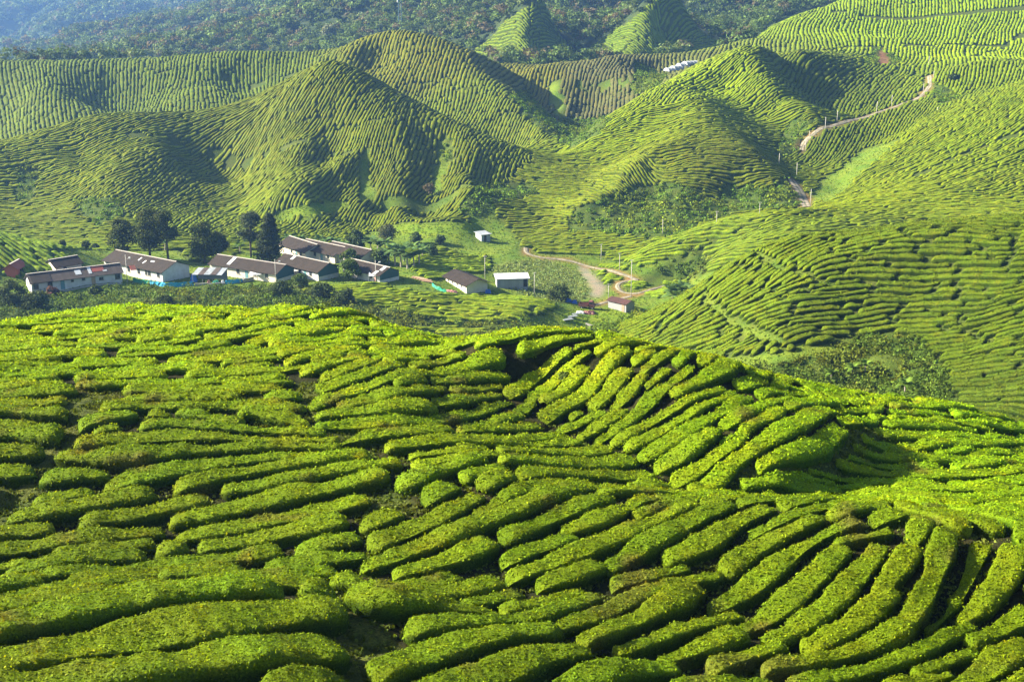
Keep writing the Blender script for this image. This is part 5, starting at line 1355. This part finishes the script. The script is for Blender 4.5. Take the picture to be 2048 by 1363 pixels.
def banana(px, py, h_px, label, y0, y1, seed, n=9, tint=(.07, .12, .03), group='banana plants around the village'):
    x, y = hit(px, py, 0, y0, y1); z = float(gz(x, y)); H = 1.25*h_px/F*y; n += 4; r = random.Random(seed)
    o = empty('banana_plant', (x, y, z), 0, label=label, cat='banana plant', group=group)
    mb = MB(); mb.tube([(0, 0, -.2), (r.uniform(-.1, .1), 0, H*.55)], [.11*H/3+.03, .07*H/3+.02], 7); mb.build('stem', M_palebark, o)
    vs, qs, ts = [], [], []
    for i in range(n):
        a = i*2.4+r.uniform(-.3, .3); Ln = H*r.uniform(.55, .75); up = r.uniform(.55, 1.25); w_ = .17*H*r.uniform(.8, 1.2); b0 = len(vs); tt = np.array(tint)*r.uniform(.7, 1.5)
        for s_ in range(7):
            t = s_/6; rr_ = Ln*t*math.cos(up*(1-.2*t)); zz = H*.5+Ln*(math.sin(up)*t-.62*t*t*(1.25-up*.5)); ww = w_*math.sin(math.pi*min(1, .08+.9*t))**.7*(1 if s_ % 2 else .8)
            ca, sa = math.cos(a), math.sin(a)
            for side, dz in ((-1, -.05*H*.4), (0, 0), (1, -.05*H*.4)):
                vs.append((rr_*ca-side*ww*sa, rr_*sa+side*ww*ca, zz+dz*t)); ts.append(tt)
        for s_ in range(6):
            for k in (0, 1): a0 = b0+s_*3+k; qs.append((a0, a0+3, a0+4, a0+1))
    link('leaves', raw_mesh('leaves', np.array(vs), np.array(qs), M_tree, np.array(ts), False), o)
BAN = [(742,508,34),(756,511,36),(770,506,30),(778,527,38),(790,531,42),(802,534,44),(815,537,44),(828,536,42),(838,531,38),(808,522,36),(824,518,34),(600,492,24),(578,488,20),(655,497,24),(672,498,24),(640,492,22),(690,504,24),(845,515,26),(330,500,24),(480,505,22)]
WHERE = ['lowest in the clump by the back houses','second in the clump by the back houses','third in the clump by the back houses','at the near corner of the big clump','second along the front of the big clump','third along the front of the big clump','fourth along the front of the big clump','fifth along the front of the big clump','at the far end of the big clump','in the middle of the big clump','at the rear of the big clump','behind the back row roof, next to the conifer','behind the conifer, lowest of the row','behind the middle of the back row roof','behind the end of the back row roof','peeping over the back row ridge','between the back row and the green tree','alone beside the tea patch','between two dark village trees','beside the bare stemmed grey tree']
for k_, ((px, py, h_), wh) in enumerate(zip(BAN, WHERE)):
    banana(px, py, h_, 'banana plant '+wh, 268, 350, 60+k_, tint=(.075, .13, .035))
for k_, (px, py, h_, lab) in enumerate([(1352,618,44,'broad leaved banana plant beside the tea slope edge'),(1366,612,46,'tallest banana plant beside the tea slope edge'),(1378,606,38,'banana plant half hidden by the tea slope edge'),(1344,606,34,'small banana plant above the shed terrace')]):
    banana(px, py, h_, lab, 262, 310, 90+k_, n=11)
for k_, (px, py, h_, lab) in enumerate([(1662,762,26,'wild broad leaved plant lowest on the scrubby bank'),(1705,752,28,'wild broad leaved plant in the middle of the scrubby bank'),(1730,748,30,'yellowish broad leaved plant on the scrubby bank'),(1810,788,34,'thin upright broad leaved plant near the bare red soil')]):
    banana(px, py, h_, lab, 130, 190, 120+k_, n=9, tint=(.10, .16, .02), group='wild broad leaved plants on the bank')
for k_, (px, py, h_, lab) in enumerate([(444,536,24,'thin papaya tree rising through the junk shelter'),(598,512,20,'small papaya tree before the back row of houses')]):
    banana(px, py, h_, lab, 270, 330, 130+k_, n=10, tint=(.13, .15, .04), group='papaya trees')

# ------------------------------------------------------------------ mast and greenhouse tunnels
x, y = hit(801, 64, 0, 640, 900); z = float(gz(x, y)); H = 34.0; mb = MB(); s0, s1 = 1.5, .7
def mp(i, t): s_ = s0+(s1-s0)*t; return ((-s_, s_)[i in (1, 2)]*.7, (-s_, s_)[i in (2, 3)]*.7, H*t)
for i in range(4): mb.tube([mp(i, 0), mp(i, 1)], [.16, .12], 5)
for k in range(14):
    for i in range(4):
        j = (i+1) % 4; mb.tube([mp(i, k/14), mp(j, (k+1)/14)], [.07, .07], 4); mb.tube([mp(i, k/14), mp(j, k/14)], [.07, .07], 4)
ms = empty('lattice_mast', (x, y, z-3), 0, label='tall thin blue-grey lattice mast rising from the jungle', cat='mast'); mb.build('tower_frame', M_mast, ms)
mb = MB()
for zz in (.55, .7, .85): mb.tube([(-1.2, -.9, H*zz), (-1.2, -.9, H*zz+2.2)], [.3, .3], 8)
mb.build('antenna', M_cloth, ms)
for k_, (px, py, L_, lab) in enumerate([(1358,143,8,'white greenhouse tunnel closest to the brown hill'),(1370,139,9,'second white greenhouse tunnel from the brown hill'),(1382,134,9,'third white greenhouse tunnel from the brown hill'),(1394,130,9,'fourth white greenhouse tunnel, beside the bright ridge')]):
    x, y = hit(px, py, 0, 500, 720); mb = MB(); n = 10; prof = [(1.9*math.cos(math.pi*i/n), 1.3*math.sin(math.pi*i/n)) for i in range(n+1)]
    mb.prism([(0, a, b_) for a, b_ in prof], (L_, 0, 0))
    o = empty('greenhouse_tunnel', (x-5, y, float(gz(x, y))+.1), .55, label=lab, cat='greenhouse', group='white greenhouse tunnels in the far valley'); mb.build('plastic_cover', M_zinc, o)
    mb = MB()
    for xx in np.linspace(0, L_, 6): mb.tube([(xx, a*1.03, b_*1.03) for a, b_ in prof], [.06]*(n+1), 4)
    mb.build('hoop', M_zinc, o)
EXPOSURE = 2.15

# ------------------------------------------------------------------ light, air, view
from mathutils import Vector
SUN_EL, SUN_AZ = math.radians(27), math.radians(10)     # azimuth: from the left, a little beyond the picture plane
d = Vector((-math.cos(SUN_EL)*math.cos(SUN_AZ), math.cos(SUN_EL)*math.sin(SUN_AZ), math.sin(SUN_EL)))
L = bpy.data.lights.new('sun', 'SUN'); L.energy = 5.0; L.angle = math.radians(.5); L.color = (1.0, .90, .70)
lo = bpy.data.objects.new('sun', L); sc.collection.objects.link(lo); lo.rotation_euler = d.to_track_quat('Z', 'Y').to_euler(); lo.location = (-300, 100, 400)
w = bpy.data.worlds.new('World'); sc.world = w; w.use_nodes = True; wt = w.node_tree
sky = wt.nodes.new('ShaderNodeTexSky'); sky.sky_type = 'NISHITA'; sky.sun_disc = False; sky.sun_elevation = SUN_EL
sky.sun_rotation = math.atan2(d.x, d.y); sky.altitude = 300; sky.dust_density = 2.5; sky.ozone_density = .6
wt.links.new(sky.outputs[0], wt.nodes['Background'].inputs[0]); wt.nodes['Background'].inputs[1].default_value = .05
# even haze in the valley air
bxv = MB(); bxv.box(-1700, 1700, -8, 3400, Z.min()-3, max(178, Z.max()+16))
hz = bpy.data.materials.new('haze'); hz.use_nodes = True; ht = hz.node_tree; ht.nodes.clear()
vo = ht.nodes.new('ShaderNodeVolumePrincipled'); vo.inputs['Density'].default_value = .00013; vo.inputs['Color'].default_value = (.22, .45, 1.0, 1); vo.inputs['Anisotropy'].default_value = .25
om = ht.nodes.new('ShaderNodeOutputMaterial'); ht.links.new(vo.outputs[0], om.inputs['Volume'])
hb = bxv.build('haze', hz); tag(hb, 'thin bluish haze filling the valley air', 'haze', kind='stuff')
vs = sc.view_settings; vs.view_transform = 'Standard'; vs.look = 'None'; vs.gamma = 1; vs.exposure = EXPOSURE
sc.cycles.max_bounces = 6; sc.cycles.diffuse_bounces = 3; sc.cycles.transmission_bounces = 3; sc.cycles.volume_bounces = 1; sc.cycles.glossy_bounces = 2
sc.cycles.use_denoising = True
print('max z', Z.max(), 'script', round(time.time()-T0, 1))
